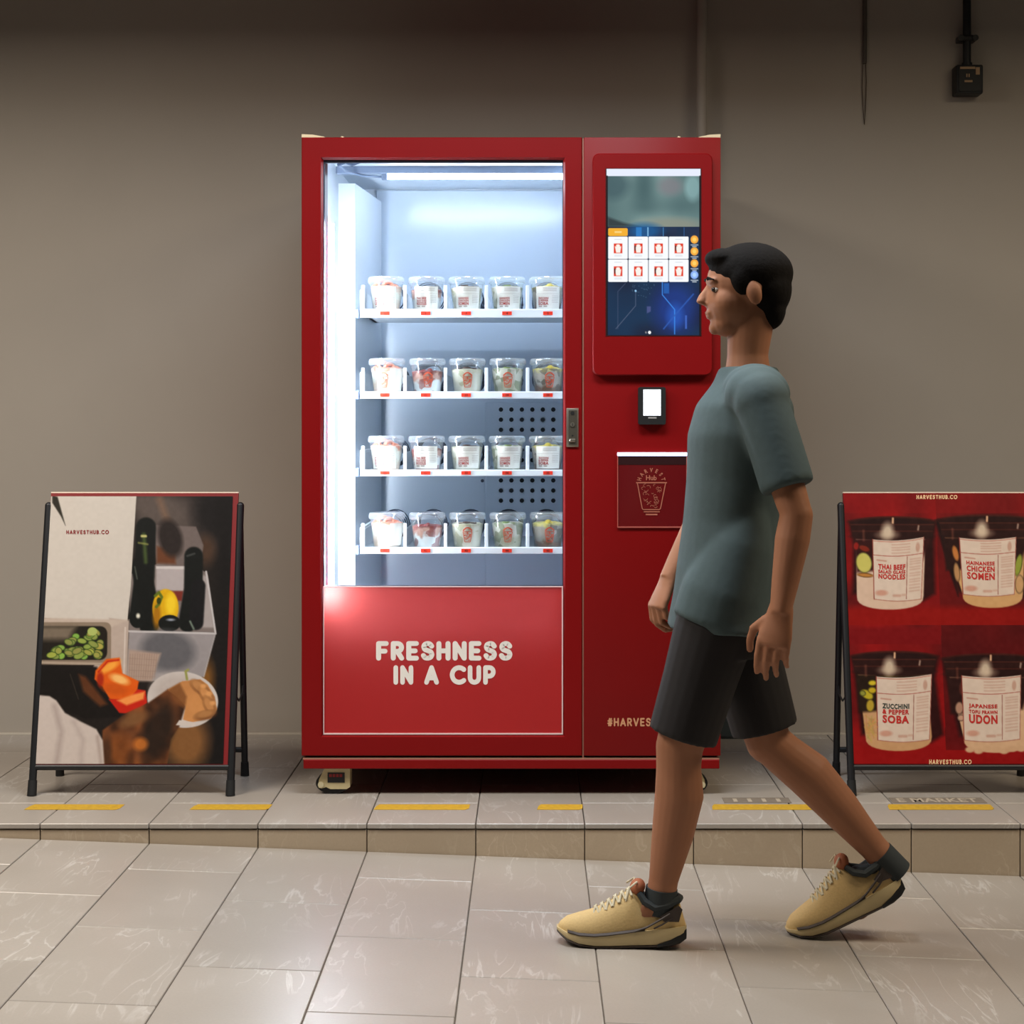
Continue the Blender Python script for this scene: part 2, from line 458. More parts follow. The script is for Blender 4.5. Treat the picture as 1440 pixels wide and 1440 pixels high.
# lower floor, falling gently to the right
fl = MB().box(-5.0, 5.0, -8.0, EDGE_Y + 0.02, -0.15, -0.0035).build('floor', M_GROUT, smooth=0)
fl.location = (0, 0, floor_z(0)); fl.rotation_euler = (0, math.atan(SLOPE), 0)
struct(fl, 'sandstone tiled floor sloping down to the right')
for k in range(-8, 9):
    cx = PX0 + PW * (k + 0.5)
    first = -0.39 if k % 2 == 0 else -0.658
    cuts = [EDGE_Y - 0.001] + ([first] if k % 2 else []) + [first - PL * i for i in range(1, 5)]
    for a, b_ in zip(cuts[:-1], cuts[1:]): put_tile(fl, 'f', cx, b_, a, 0.0, 0.014, M_TILE)

bb = MB().box(-4.0, 4.0, WALL_Y - .008, WALL_Y, 0.0005, 0.007).build('baseboard_back', mat('pale_sealant', (196, 188, 174), 0.7), smooth=0); struct(bb, 'thin pale sealant line at the foot of the wall')
# painted floor marks on the platform
M_YEL = mat('worn_yellow_paint', (186, 148, 34), 0.7, var=0.35, scale=70)
for x0, x1, lb in ((-1.476, -1.200, 'worn yellow floor stripe in front of the left poster stand'),
                   (-0.994, -0.764, 'worn yellow floor stripe between left poster stand and vending machine'),
                   (-0.457, -0.180, 'long yellow floor stripe below the red slogan panel'),
                   (0.019, 0.152, 'short yellow floor stripe under the middle of the vending machine'),
                   (0.530, 0.833, 'yellow floor stripe between the vending machine and right poster stand'),
                   (1.046, 1.355, 'yellow floor stripe in front of the right poster stand')):
    pts = [(x0, -0.196), (x1 - 0.01, -0.198), (x1, -0.18), (x1 + 0.002, -0.126), (x0 + 0.012, -0.124), (x0 + 0.004, -0.15)]
    s = MB().add([(x, y, 0.0004) for x, y in pts] + [(x, y, 0.0010) for x, y in pts],
                 [tuple(range(6, 12)), tuple(range(5, -1, -1))] + [(i, (i + 1) % 6, 6 + (i + 1) % 6, 6 + i) for i in range(6)]).build('floor_stripe', M_YEL, smooth=0)
    tag(s, lb, 'floor marking', 'yellow stripes on the platform')
M_DECAL = mat('grey_floor_decal', (120, 110, 98), 0.7, var=0.2, scale=50)
M_DECALT = mat('pale_floor_lettering', (170, 158, 140), 0.7, var=0.2, scale=50)
for x0, x1, word, lb in ((0.575, 0.775, None, 'grey worn floor decal beside the vending machine caster'),
                         (1.075, 1.355, 'E MARKET', 'grey floor decal with faded pale lettering under right poster stand')):
    d = MB().box(x0, x1, -0.105, -0.030, 0.0004, 0.001).build('floor_decal', M_DECAL, smooth=0)
    tag(d, lb, 'floor marking', 'grey decals on the platform')
    if word:
        vs_, fs_, w = font_mesh(word, 0.02)
        MB().add([(x0 + 0.02 + vx / w * (x1 - x0 - 0.04), -0.095 + vy * 0.055, 0.0013) for vx, vy in vs_], fs_).build('lettering', M_DECALT, d, 0)
    else:
        for i in range(4): MB().box(x0 + 0.03 + i * 0.043, x0 + 0.042 + i * 0.043, -0.09, -0.045, 0.001, 0.0013).build('faded_mark', M_DECALT, d, 0)

# ---- things on the wall
M_PIPE = mat('painted_conduit', (168, 160, 149), 0.55, var=0.05)
M_BLK = mat('black_plastic', (24, 26, 28), 0.5, var=0.1)
ZC = 3.05
p = thing('conduit_pipe', 'grey painted conduit pipe running down the wall behind the machine', 'pipe', (0.614, WALL_Y, 0))
MB().cone((0, -0.055, 0.3), (0, -0.055, ZC), 0.0185, n=20).build('pipe', M_PIPE, p)
for z in (0.5, 1.5, 2.85): MB().box(-0.035, 0.035, -0.06, 0.0, z, z + 0.025, 0.002, 1).build('saddle_clip', M_PIPE, p)
p = thing('wall_cable', 'thin dark cable clipped to the upper wall, ending in a frayed wire', 'cable', (1.206, WALL_Y, 0))
MB().tube([(0, -0.008, ZC), (0.001, -0.008, 2.6), (0, -0.008, 2.425)], 0.0085).build('sheath', mat('grey_cable', (88, 82, 74), 0.6), p)
MB().tube([(-0.005, -0.006, 2.43), (-0.008, -0.006, 2.34), (-0.004, -0.006, 2.25), (0, -0.006, 2.205), (0.004, -0.006, 2.26), (0.007, -0.006, 2.36), (0.005, -0.006, 2.43)], 0.0016, 6).build('bare_wire', mat('brown_wire', (84, 70, 58), 0.6), p)
p = thing('wall_socket_box', 'black socket box at the end of a black conduit on upper wall', 'socket', (1.570, WALL_Y, 0))
bx_ = MB().box(-0.048, 0.048, -0.075, 0, 2.304, 2.408, 0.006, 2).build('socket_body', M_BLK, p)
MB().prism(rrect(-0.04, 0.04, 2.312, 2.400, 0.008), -0.079, -0.074).build('cover_plate', mat('black_cover', (20, 22, 23), 0.5, spec=.3), bx_, 0)
for a0, a1, b0, b1 in ((-0.036, 0.018, 2.391, 2.399), (0.02, 0.034, 2.371, 2.397), (-0.02, 0.008, 2.344, 2.351), (-0.014, -0.010, 2.362, 2.374), (-0.006, -0.002, 2.362, 2.374)):
    MB().box(a0, a1, -0.0805, -0.079, b0, b1).build('printed_label', mat('label_cream', (170, 140, 105), 0.6), bx_, 0)
MB().cone((-0.002, -0.04, 2.40), (-0.002, -0.04, ZC), 0.0145, n=18).build('conduit', M_BLK, p)
MB().cone((-0.002, -0.04, 2.40), (-0.002, -0.04, 2.44), 0.0095, n=18).cone((-0.002, -0.04, 2.405), (-0.002, -0.04, 2.42), 0.019, n=18).build('gland', M_BLK, p)
mb = MB().box(-0.034, 0.030, -0.058, 0, 2.497, 2.518, 0.004, 2)
for sx in (-0.028, 0.024): mb.cone((sx, -0.062, 2.507), (sx, -0.05, 2.507), 0.011, n=12)
mb.build('clamp', mat('dark_metal_clamp', (40, 40, 40), 0.4, 0.5), p)
# dark notice square on the wall, half behind the machine (its cartoon is left out)
p = thing('wall_notice', 'dark navy square notice stuck on the wall beside the machine', 'notice', (0.755, WALL_Y, 1.128))
MB().box(-0.075, 0.075, -0.006, 0, -0.073, 0.073, 0.001, 1).build('board', mat('navy_board', (42, 40, 52), 0.6), p)
MB().box(-0.075, 0.106, -0.0075, -0.001, 0.072, 0.0755).build('top_strip', M_BLK, p, 0)
p = thing('electrical_box', 'low dark teal metal box at the foot of the wall', 'box', (0.765, WALL_Y, 0.0))
MB().box(-0.095, 0.10, -0.09, 0, 0, 0.145, 0.004, 2).build('box_body', mat('teal_box', (62, 72, 74), 0.5), p)
MB().box(-0.088, 0.093, -0.094, -0.088, 0.008, 0.137, 0.002, 1).build('box_cover', mat('teal_box_cover', (58, 68, 70), 0.5), p)

# ------------------------------------------------------------------ vending machine
S = 465.0                                   # measured scale of the machine front
def mx(px): return (px - 746.0) / S
def mz(py): return 1.129 - (py - 594.0) / S

M_RED = mat('red_enamel', (124, 6, 9), 0.45, spec=0.2, var=0.05, scale=8)
M_WHITE = mat('white_steel', (226, 232, 238), 0.35, var=0.02)
M_LINER = mat('cabinet_liner', (208, 217, 227), 0.28, var=0.03, scale=4)
M_LINERB = mat('cabinet_back_panel', (180, 193, 209), 0.22, var=0.04, scale=4)
M_NAVY = mat('rubber_gasket', (34, 38, 62), 0.6)
M_CHROME = mat('brushed_chrome', (190, 184, 170), 0.3, 0.9)
M_PRINT = mat('white_print', (236, 232, 226), 0.5)
M_TRIM = mat('pale_lit_trim', (232, 205, 205), 0.35)
M_SEAM = mat('pale_seam', (150, 100, 84), 0.5)
M_LED = mat('led_tube', (255, 255, 255), 0.4, emit=(236, 243, 250), estr=78.0, var=0)
M_LEDL = mat('led_tube_side', (255, 255, 255), 0.4, emit=(236, 243, 250), estr=215.0, var=0)

vm = thing('vending_machine', 'tall red vending machine with a lit glass door and touch screen', 'vending machine', (-0.062, 0.0, 0.0))
VX = -0.062
def vbuild(mb, name, mats, parent=None, smooth=35, flat=False):
    """build in world coordinates, parented so the machine's Empty stays the origin"""
    o = mb.build(name, mats, parent or vm, smooth, flat)
    if parent is None: o.location = (-VX, 0, 0)
    return o

L, R_, T, B = mx(424), mx(1013.5), mz(193), mz(1064)
DOORX0, DOORX1 = L, mx(819)
DZ0, DZ1 = mz(1063), mz(193)
OX0, OX1, OZ0, OZ1 = mx(454), mx(792), mz(1033.5), mz(224)
BACK = 0.93
# outer shell
mb = MB()
mb.box(L + .002, L + .022, 0.052, BACK, 0.10, T, 0.002, 1)
mb.box(R_ - .022, R_ - .002, 0.052, BACK, 0.10, T, 0.002, 1)
mb.box(L + .022, R_ - .022, BACK - .02, BACK, 0.10, T)
mb.box(L + .022, R_ - .022, 0.052, BACK - .02, T - .02, T - .001)
mb.box(L + .022, R_ - .022, 0.052, BACK - .02, 0.10, 0.12)
vbuild(mb, 'cabinet_shell', M_RED)
# interior liner
IX0, IX1, IZ0, IZ1, IB = -0.535, 0.128, 0.60, 1.945, 0.85
mb = MB()
mb.add([(x, y, z) for z in (IZ0 - .2, 1.900) for x, y in ((-0.63, 0.36), (-0.566, 0.36), (-0.520, IB), (-0.63, IB))],
       [(3, 2, 1, 0), (4, 5, 6, 7), (0, 1, 5, 4), (1, 2, 6, 5), (2, 3, 7, 6), (3, 0, 4, 7)])   # duct pillar in the rear left corner
mb.box(-0.628, -0.6195, 0.054, IB, 0.20, IZ1)               # left wall
mb.box(IX1, IX1 + .01, 0.054, IB, 0.20, IZ1)                # right wall
mb.box(L + .022, IX1 + .01, 0.054, IB + .01, IZ1, IZ1 + .01)  # ceiling
mb.box(-0.628, IX1 + .01, IB, IB + .01, IZ0 - .4, IZ1 + .01)
vbuild(mb, 'interior_liner', M_LINER)
mb = MB(); mb.box(-0.54, IX1 - .002, IB - .012, IB, IZ0 - .1, IZ1 - .004, 0.003, 1)
vbuild(mb, 'back_panel', M_LINERB)
mb = MB(); mb.box(-0.158, IX1 - .004, IB - .026, IB - .011, 0.52, 1.20, 0.003, 1); fan = vbuild(mb, 'fan_cover', M_LINERB)
hole = MB().cone((0, -.0012, 0), (0, .0006, 0), 0.0078, n=14).mesh('vent_hole', mat('vent_hole_dark', (10, 18, 28), 0.9), 0)
for i in range(6):
    for j in range(10):
        obj('vent_hole', hole, fan, ((704.5 - 746 + i * 14.7) / 402.5, IB - .026, 1.129 - (576 + 14.2 * j - 594) / 402.5))
for sx, sz in ((-0.172, 1.0), (-0.168, 0.925)):
    vbuild(MB().cone((sx, IB - .016, sz), (sx, IB - .011, sz), 0.006, n=10), 'screw', mat('dark_screw', (40, 50, 70), 0.5))
vbuild(MB().box(-0.42, IX1 - .002, 0.70, 0.84, 0.50, 0.543, 0.003, 1), 'drip_ledge', M_WHITE)
vbuild(MB().box(L + .03, IX1, 0.06, IB, 0.44, 0.455), 'cabinet_floor', M_LINER, smooth=0)
M_LC = mat('dark_cable', (36, 44, 66), 0.6)
vbuild(MB().tube([(-0.40, .76, .543), (-0.397, .76, .558), (-0.392, .76, .545)], .003, 6), 'loose_cable', M_LC)
vbuild(MB().tube([(-0.31, .78, .543), (-0.306, .78, .556), (-0.285, .78, .558), (-0.262, .78, .553), (-0.25, .78, .546)], .0032, 6), 'loose_cable', M_LC)
vbuild(MB().ellipsoid((-0.145, .77, .55), (.006, .006, .008), 8, 6), 'cable_clip', M_LC); vbuild(MB().tube([(-0.088, .78, .543), (-0.084, .78, .562)], .0035, 6), 'loose_cable', M_LC)
# LED tubes and their fittings
vbuild(MB().cone((-0.455, 0.30, 1.914), (0.122, 0.30, 1.914), 0.0085, n=14), 'led_tube', M_LED)
mb = MB().box(-0.62, 0.12, 0.285, 0.315, 1.922, 1.945, 0.002, 1)
mb.box(-0.475, -0.456, 0.29, 0.31, 1.903, 1.923, 0.002, 1)
mb.tube([(-0.475, .30, 1.913), (-0.54, .295, 1.916), (-0.585, .25, 1.925), (-0.60, .2, 1.935)], .004, 6)
vbuild(mb, 'led_holder', mat('led_holder_grey', (120, 134, 158), 0.4))
mb = MB().tube([(-0.60, .16, 1.93), (-0.575, .15, 1.938), (-0.555, .15, 1.929), (-0.53, .16, 1.941)], .005, 6)
vbuild(mb, 'wire_bundle', mat('wire_bundle', (90, 104, 130), 0.5))
vbuild(MB().cone((-0.608, 0.058, 0.585), (-0.608, 0.058, 1.737), 0.0065, n=14), 'led_tube', M_LEDL)
vbuild(MB().box(-0.6193, -0.6165, 0.050, 0.076, 0.57, 1.76), 'led_holder', M_WHITE)

# glass door: red frame, gasket, pane, slogan panel
def frame(x0, x1, z0, z1, a0, a1, c0, c1, y0, y1, slope=0.0):
    """rectangular ring (outer x0..x1/z0..z1, inner a0..a1/c0..c1) with a sloping inner edge"""
    o = [(x0, z0), (x1, z0), (x1, z1), (x0, z1)]; i1 = [(a0 - slope, c0 - slope), (a1 + slope, c0 - slope), (a1 + slope, c1 + slope), (a0 - slope, c1 + slope)]; i2 = [(a0, c0), (a1, c0), (a1, c1), (a0, c1)]
    e = 0.003
    o2 = [(x0 + e, z0 + e), (x1 - e, z0 + e), (x1 - e, z1 - e), (x0 + e, z1 - e)]
    vs_ = [(x, y1, z) for x, z in o] + [(x, y0 + e, z) for x, z in o] + [(x, y0, z) for x, z in o2] + [(x, y0, z) for x, z in i1] + [(x, y0 + .012, z) for x, z in i2] + [(x, y1, z) for x, z in i2]
    fs_ = []
    for k in range(5):
        for i in range(4): fs_.append((k * 4 + i, k * 4 + (i + 1) % 4, (k + 1) * 4 + (i + 1) % 4, (k + 1) * 4 + i))
    for i in range(4): fs_.append((20 + i, 20 + (i + 1) % 4, (i + 1) % 4, i))
    return MB().add(vs_, fs_)
vbuild(frame(DOORX0, DOORX1 - .001, DZ0, DZ1, OX0, OX1, OZ0, OZ1, 0.0, 0.052, 0.006), 'door_frame', M_RED, smooth=20)
vbuild(frame(OX0 - .004, OX1 + .004, mz(826), OZ1 + .004, OX0 + .003, OX1 - .002, mz(826) + .004, OZ1 - .008, 0.016, 0.030, 0.0), 'gasket', M_NAVY, smooth=0)
vbuild(MB().box(OX0 + .001, OX1 - .001, 0.020, 0.026, mz(826), OZ1 - .002), 'glass_pane', clear_mat('door_glass', 0.06, (250, 253, 255)), smooth=0)
def vinyl_mat(name, rgb, back, f):
    m = mat(name, rgb, 0.45, spec=0.3, var=0.04, scale=8)
    nt = m.node_tree; pr = nt.nodes['Principled BSDF']; out = nt.nodes['Material Output']
    tl_ = nt.nodes.new('ShaderNodeBsdfTranslucent'); tl_.inputs[0].default_value = lin(back)
    mxs = nt.nodes.new('ShaderNodeMixShader'); mxs.inputs[0].default_value = f
    nt.links.new(pr.outputs[0], mxs.inputs[1]); nt.links.new(tl_.outputs[0], mxs.inputs[2]); nt.links.new(mxs.outputs[0], out.inputs[0])
    return m
# thin vinyl sheet on the lower glass, faintly lit through from the cabinet
panel = vbuild(MB().add([(OX0, .010, OZ0), (OX1, .010, OZ0), (OX1, .010, mz(825)), (OX0, .010, mz(825))], [(0, 1, 2, 3)]), 'slogan_panel', vinyl_mat('red_vinyl_sheet', (200, 46, 48), (232, 112, 106), 0.36), smooth=0)
vbuild(MB().box(OX0 + .001, OX1 - .001, 0.014, 0.020, OZ0 + .001, mz(826)), 'glass_pane', clear_mat('door_glass', 0.06, (250, 253, 255)), smooth=0)
for a0, a1, c0, c1 in ((OX0 + .0005, OX1 - .0005, OZ0, OZ0 + .0042), (OX1 - .0042, OX1 - .0005, OZ0 + .0043, mz(826.2)), (OX0 + .0005, OX0 + .0032, OZ0 + .0043, mz(826.2)), (OX0 + .0005, OX1 - .0005, mz(826), mz(824.6))):
    vbuild(MB().box(a0, a1, 0.0065, 0.011, c0, c1), 'lit_panel_trim', M_TRIM, smooth=0)  # white border whose lit edges are put into the pale colour
mb = lay_xz(stroke_text('FRESHNESS', .25, .10), mx(528.5), mx(720.5), mz(929.5), mz(902), 0.0088)
lay_xz(stroke_text('IN A CUP', .25, .11), mx(553), mx(697), mz(963.5), mz(936), 0.0088, mb)
vbuild(mb, 'slogan_lettering', M_PRINT, panel, 0, True)
# lock and handle
lk = vbuild(MB().box(mx(796.5), mx(813.5), -0.006, 0.004, mz(628.5), mz(574), 0.0015, 2), 'door_lock', M_CHROME)
vbuild(MB().prism(rrect(mx(799.5), mx(811.5), mz(626), mz(577), .002), -0.0075, -0.0055), 'lock_plate', mat('dark_steel', (96, 92, 82), 0.4, 0.6), lk, 0)
cx = mx(805)
vbuild(MB().cone((cx, -.011, mz(597)), (cx, -.007, mz(597)), .0065, n=16), 'lock_cylinder', M_CHROME, lk)
vbuild(MB().box(cx - .0085, cx + .0085, -.013, -.0065, mz(621.5), mz(617), .0015, 1), 'latch', M_CHROME, lk)
vbuild(MB().cone((cx, -.0085, mz(581)), (cx, -.0074, mz(581)), .006, n=14), 'rivet', M_BLK, lk, 0)
vbuild(MB().box(cx - .0012, cx + .0012, -.0115, -.0109, mz(599), mz(595)), 'keyhole', M_BLK, lk, 0)
vbuild(MB().cone((cx, -.0085, mz(612.5)), (cx, -.0074, mz(612.5)), .0025, n=10), 'rivet', M_BLK, lk, 0)

# control column
CX0, CX1 = mx(821), R_
vbuild(MB().box(CX0, CX1, 0.0, 0.052, DZ0, DZ1, 0.003, 2), 'control_door', M_RED)
vbuild(MB().box(mx(819), mx(821), 0.004, 0.052, mz(1081), DZ1 - .003), 'seam_strip', M_SEAM, smooth=0)  # narrow strip between the doors, paler than their red
bz = MB()
outer = rrect(mx(833), mx(1001), mz(528), mz(217), .02, 6); inner = [(mx(917) + (x - mx(917)) * .985, mz(372) + (z - mz(372)) * .992) for x, z in outer]
n = len(outer)
bz.add([(x, 0.001, z) for x, z in outer] + [(x, -.018, z) for x, z in outer] + [(x, -.022, z) for x, z in inner],
       [(i, (i + 1) % n, n + (i + 1) % n, n + i) for i in range(n)] + [(n + i, n + (i + 1) % n, 2 * n + (i + 1) % n, 2 * n + i) for i in range(n)] + [tuple(range(2 * n, 3 * n))])
bez = vbuild(bz, 'screen_bezel', M_RED, smooth=25)
SX0, SX1, SZ0, SZ1 = mx(852.5), mx(984), mz(472), mz(239)
vbuild(MB().box(SX0 - .003, SX1 + .003, -.0228, -.0215, SZ0 - .003, SZ1 + .002), 'screen_border', mat('screen_border', (58, 24, 24), 0.3), bez, 0)

# touch screen picture, painted in the frame of a 886 x 1440 enlargement
W, H = 190, 336
uu, vv = np.meshgrid(np.linspace(0, 1, W), np.linspace(0, 1, H))
c = Canvas(68 + uu * (795 - 68), 105 + vv * (1400 - 105), (14, 18, 32))
nA = c.noise(5, 9, 1); nB = c.noise(14, 24, 2)
c.put((c.Y > 158) * 1.0, np.stack([70 + 60 * nA, 98 + 60 * nA, 100 + 55 * nA], -1))
c.ell(560, 240, 90, 70, (128, 122, 128), soft=60, alpha=.7); c.ell(735, 250, 60, 100, (150, 190, 192), soft=40, alpha=.6)
c.ell(120, 230, 120, 110, (60, 86, 92), soft=80, alpha=.7); c.ell(560, 545, 260, 60, (140, 142, 128), soft=50, alpha=.8)
c.poly([(76, 480), (200, 525), (330, 556), (76, 556)], (48, 60, 62), soft=25)
c.put((c.Y > 556) * 1.0, np.stack([16 + 18 * nB * (c.Y < 640), 22 + 30 * nA, 44 + 40 * nA], -1))
c.ell(600, 1190, 170, 200, (24, 54, 130), soft=140, alpha=.9); c.ell(600, 1250, 60, 90, (40, 100, 210), soft=60, alpha=.6)
c.ell(360, 590, 130, 60, (20, 90, 150), soft=50, alpha=.8)
for x, w, col in ((318, 44, (40, 120, 190)), (388, 8, (140, 200, 240)), (507, 5, (70, 140, 200)), (668, 4, (50, 100, 160))):
    c.poly([(x - w / 2, 560), (x + w / 2, 560), (x + w / 2, 630), (x - w / 2, 630)], col, soft=3)
BL = (60, 140, 235)
c.line([(500, 990), (500, 1085), (595, 1200), (595, 1390)], 7, BL, soft=5); c.line([(740, 1080), (600, 1240), (510, 1350)], 9, (44, 92, 180), soft=8)
c.line([(215, 995), (155, 1060), (155, 1350)], 4, (70, 80, 110), soft=3); c.line([(293, 1055), (293, 1170), (140, 1350)], 4, (96, 104, 130), soft=3)
c.ell(293, 1055, 7, 9, (150, 200, 240)); c.poly([(510, 995), (552, 995), (552, 1075), (510, 1075)], (30, 90, 170), soft=6)
c.poly([(380, 1175), (410, 1175), (410, 1215), (380, 1230)], (70, 80, 130), soft=6); c.poly([(676, 1245), (690, 1245), (690, 1350), (676, 1350)], (60, 100, 190), soft=6)
for k in range(26):
    c.ell(260 + random.random() * 180, 1000 + random.random() * 110, 3, 3, (90, 120, 150), soft=3, alpha=.7)
c.put((c.Y < 160) * 1.0, (232, 238, 255)); c.put(((c.Y > 158) & ((c.X < 76) | (c.X > 786))) * 1.0, (10, 10, 14))
c.poly(rrect(80, 232, 566, 628, 12), (244, 176, 44), soft=3); c.poly([(130, 590), (185, 590), (185, 604), (130, 604)], (250, 214, 130), soft=5)
for r_ in range(2):
    for q in range(4):
        x0 = 80 + q * 157; y0 = 632 + r_ * 178
        c.poly(rrect(x0, x0 + 152, y0, y0 + 174, 8), (250, 252, 255), soft=3)
        c.poly([(x0 + 44, y0 + 54), (x0 + 110, y0 + 54), (x0 + 110, y0 + 130), (x0 + 44, y0 + 130)], (226, 52, 22), soft=4)
        c.poly([(x0 + 52, y0 + 76), (x0 + 102, y0 + 76), (x0 + 94, y0 + 126), (x0 + 62, y0 + 126)], (250, 244, 236), soft=5)
        if (q + r_) % 2: c.poly([(x0 + 46, y0 + 70), (x0 + 58, y0 + 70), (x0 + 56, y0 + 112), (x0 + 48, y0 + 110)], (70, 30, 24), soft=4)
        c.ell(x0 + 77, y0 + 70, 16, 10, (252, 248, 240), soft=5)
        for yy in (22, 144, 152): c.line([(x0 + 50, y0 + yy), (x0 + 104, y0 + yy)], 3, (196, 206, 216), soft=3)
for i, (yy, col) in enumerate(((655, (246, 170, 60)), (747, (246, 170, 60)), (840, (246, 170, 60)), (930, (140, 178, 246)))):
    c.ell(748, yy, 30, 32, col, soft=4); c.ell(748, yy, 15, 17, tuple(min(255, v + 40) for v in col), soft=8)
    for k in (0, 12):
        c.line([(722 + k, yy + 42 + k), (774 - k, yy + 42 + k)], 8, (220, 224, 230), soft=4, alpha=.8)
c.ell(373, 1378, 7, 9, (130, 130, 135)); c.ell(401, 1378, 11, 13, (250, 250, 250))
def place_screen(u, v): return (SX0 + u * (SX1 - SX0), -.0232, SZ1 + v * (SZ0 - SZ1))
vbuild_o = obj('touch_screen', print_mesh('touch_screen', c, place_screen, attr_mat('screen_glow', 0.2, 1.0)), bez)

# card reader
rd = vbuild(MB().prism(rrect(mx(897), mx(935.5), mz(597), mz(544.5), .006), -.022, 0.002), 'card_reader', M_BLK, smooth=30)
vbuild(MB().box(mx(904), mx(928.5), -.0232, -.0215, mz(584.5), mz(548)), 'reader_screen', mat('reader_glow', (240, 244, 250), 0.3, emit=(238, 246, 255), estr=1.0, var=0), rd, 0)
mb = MB(); mb.box(mx(908.5), mx(924), -.0237, -.0231, mz(566.2), mz(564.2)); vbuild(mb, 'screen_line', mat('pale_grey_print', (200, 205, 212), 0.5, emit=(205, 210, 216), estr=.8), rd, 0)
vbuild(MB().box(mx(911), mx(922.5), -.0228, -.0215, mz(588.6), mz(586.4)), 'reader_mark', mat('grey_print', (150, 150, 150), 0.5), rd, 0)

# pick-up flap
flap = vbuild(MB().box(mx(868.5), mx(965.5), -.004, 0.004, mz(741), mz(641), 0.001, 1), 'pickup_flap', mat('smoked_red_flap', (98, 16, 20), 0.18, spec=.6, var=.03))
for a0, a1, c0, c1 in ((868, 966, 742, 740.2), (868, 869.1, 740.2, 641), (964.9, 966, 740.2, 641)):
    vbuild(MB().box(mx(a0), mx(a1), -.0062, 0.002, mz(c0), mz(c1)), 'flap_edge', mat('flap_edge', (176, 92, 84), 0.3), flap, 0)
vbuild(MB().box(mx(868), mx(966), -.008, 0.002, mz(641.2), mz(636.2), .001, 1), 'flap_light', mat('flap_light', (255, 255, 255), 0.4, emit=(196, 216, 255), estr=2.2, var=0))
vbuild(MB().box(mx(869.2), mx(964.8), -.0048, 0.0, mz(653.5), mz(641.5)), 'flap_dark_strip', mat('flap_dark_strip', (46, 22, 24), 0.3), flap, 0)  # strip darker than the flap, along its top
M_TAN = mat('copper_print', (176, 104, 84), 0.5)
def fpx(x, y): return (mx(860 + x * 120 / 1329), mz(620 + y * 130 / 1440))
mb = MB()
for i, ch in enumerate('HARVEST'):
    a = math.radians(168 - 26 * i) if i < 6 else math.radians(12)
    vs_, fs_, w = font_mesh(ch, 0.03)
    cx, cy = 617 + 190 * math.cos(a), 632 - 178 * math.sin(a); t_ = a - math.pi / 2; hs = 64
    out = []
    for vx, vy in vs_:
        dx, dy = (vx - w / 2) * hs * .8, (vy - .5) * hs
        X_, Y_ = dx * math.cos(t_) - dy * math.sin(t_), dx * math.sin(t_) + dy * math.cos(t_)
        q = fpx(cx + X_, cy - Y_); out.append((q[0], -.0053, q[1]))
    mb.add(out, fs_)
x0, z0 = fpx(535, 612); x1, z1 = fpx(700, 535); lay_xz(font_mesh('Hub', .02), x0, x1, z0, z1, -.0053, mb)
def fline(pts, w):
    for (ax, ay), (bx, by) in zip(pts[:-1], pts[1:]):
        dx, dy = bx - ax, by - ay; Ln = math.hypot(dx, dy) or 1; nx, ny = -dy / Ln * w / 2, dx / Ln * w / 2
        q = [fpx(ax + nx, ay + ny), fpx(ax - nx, ay - ny), fpx(bx - nx, by - ny), fpx(bx + nx, by + ny)]
        mb.add([(x, -.0053, z) for x, z in q], [(0, 1, 2, 3)])
fline([(380, 650), (860, 650)], 18); fline([(400, 655), (475, 1050), (490, 1068), (745, 1068), (760, 1050), (840, 655)], 14)
rs = random.Random(5)
for k in range(34):
    y = 690 + rs.random() * 330; half = 190 - (y - 650) * .17; x = 617 + (rs.random() * 2 - 1) * (half - 30)
    a0 = rs.random() * 6.3; r = 14 + rs.random() * 22
    fline([(x + r * math.cos(a0 + t), y + .8 * r * math.sin(a0 + t)) for t in (0, .6, 1.2, 1.8, 2.4, 3.0)], 6)
fline([(500, 1103), (748, 1103)], 16); fline([(530, 1145), (712, 1145)], 22)
vbuild(mb, 'flap_emblem', M_TAN, flap, 0)
mb = lay_xz(stroke_text('#HARVESTHUB.CO', .2, .16), mx(854), mx(977), mz(1021.3), mz(1009.5), -.0008)
vbuild(mb, 'hashtag_lettering', mat('tan_print', (206, 150, 112), 0.5), None, 0, True)

# base rail, pale edge, top hardware
vbuild(MB().box(L + .006, R_ - .004, -.002, 0.06, mz(1081), mz(1068), 0.002, 1), 'base_rail', M_RED)
vbuild(MB().box(L + .004, R_ - .004, 0.001, 0.05, mz(1068), mz(1066)), 'rail_edge', mat('pale_rail_edge', (176, 130, 110), 0.4, .3), smooth=0)  # thin strip, paler than the rail
vbuild(MB().box(L + .01, R_ - .01, 0.02, 0.06, mz(1066.2), mz(1062)), 'base_gap', M_BLK, smooth=0)
M_CREAM = mat('cream_plastic', (214, 196, 160), 0.5)
for x0, x1 in ((L, mx(456)), (mx(983), R_)):
    inner_left = x0 > 0
    pts = [(x0, T), (x1, T), (x1, T + (.010 if inner_left else .002)), ((x0 + x1) / 2, T + .0085), (x0, T + (.002 if inner_left else .010))]
    vbuild(MB().prism(pts, 0.004, 0.09), 'hinge_cap', M_CREAM, smooth=0)
for x in (mx(480), mx(956)):
    vbuild(MB().cone((x, .03, T), (x, .03, T + .007), .006, .0045, n=12), 'top_bolt', M_CREAM)

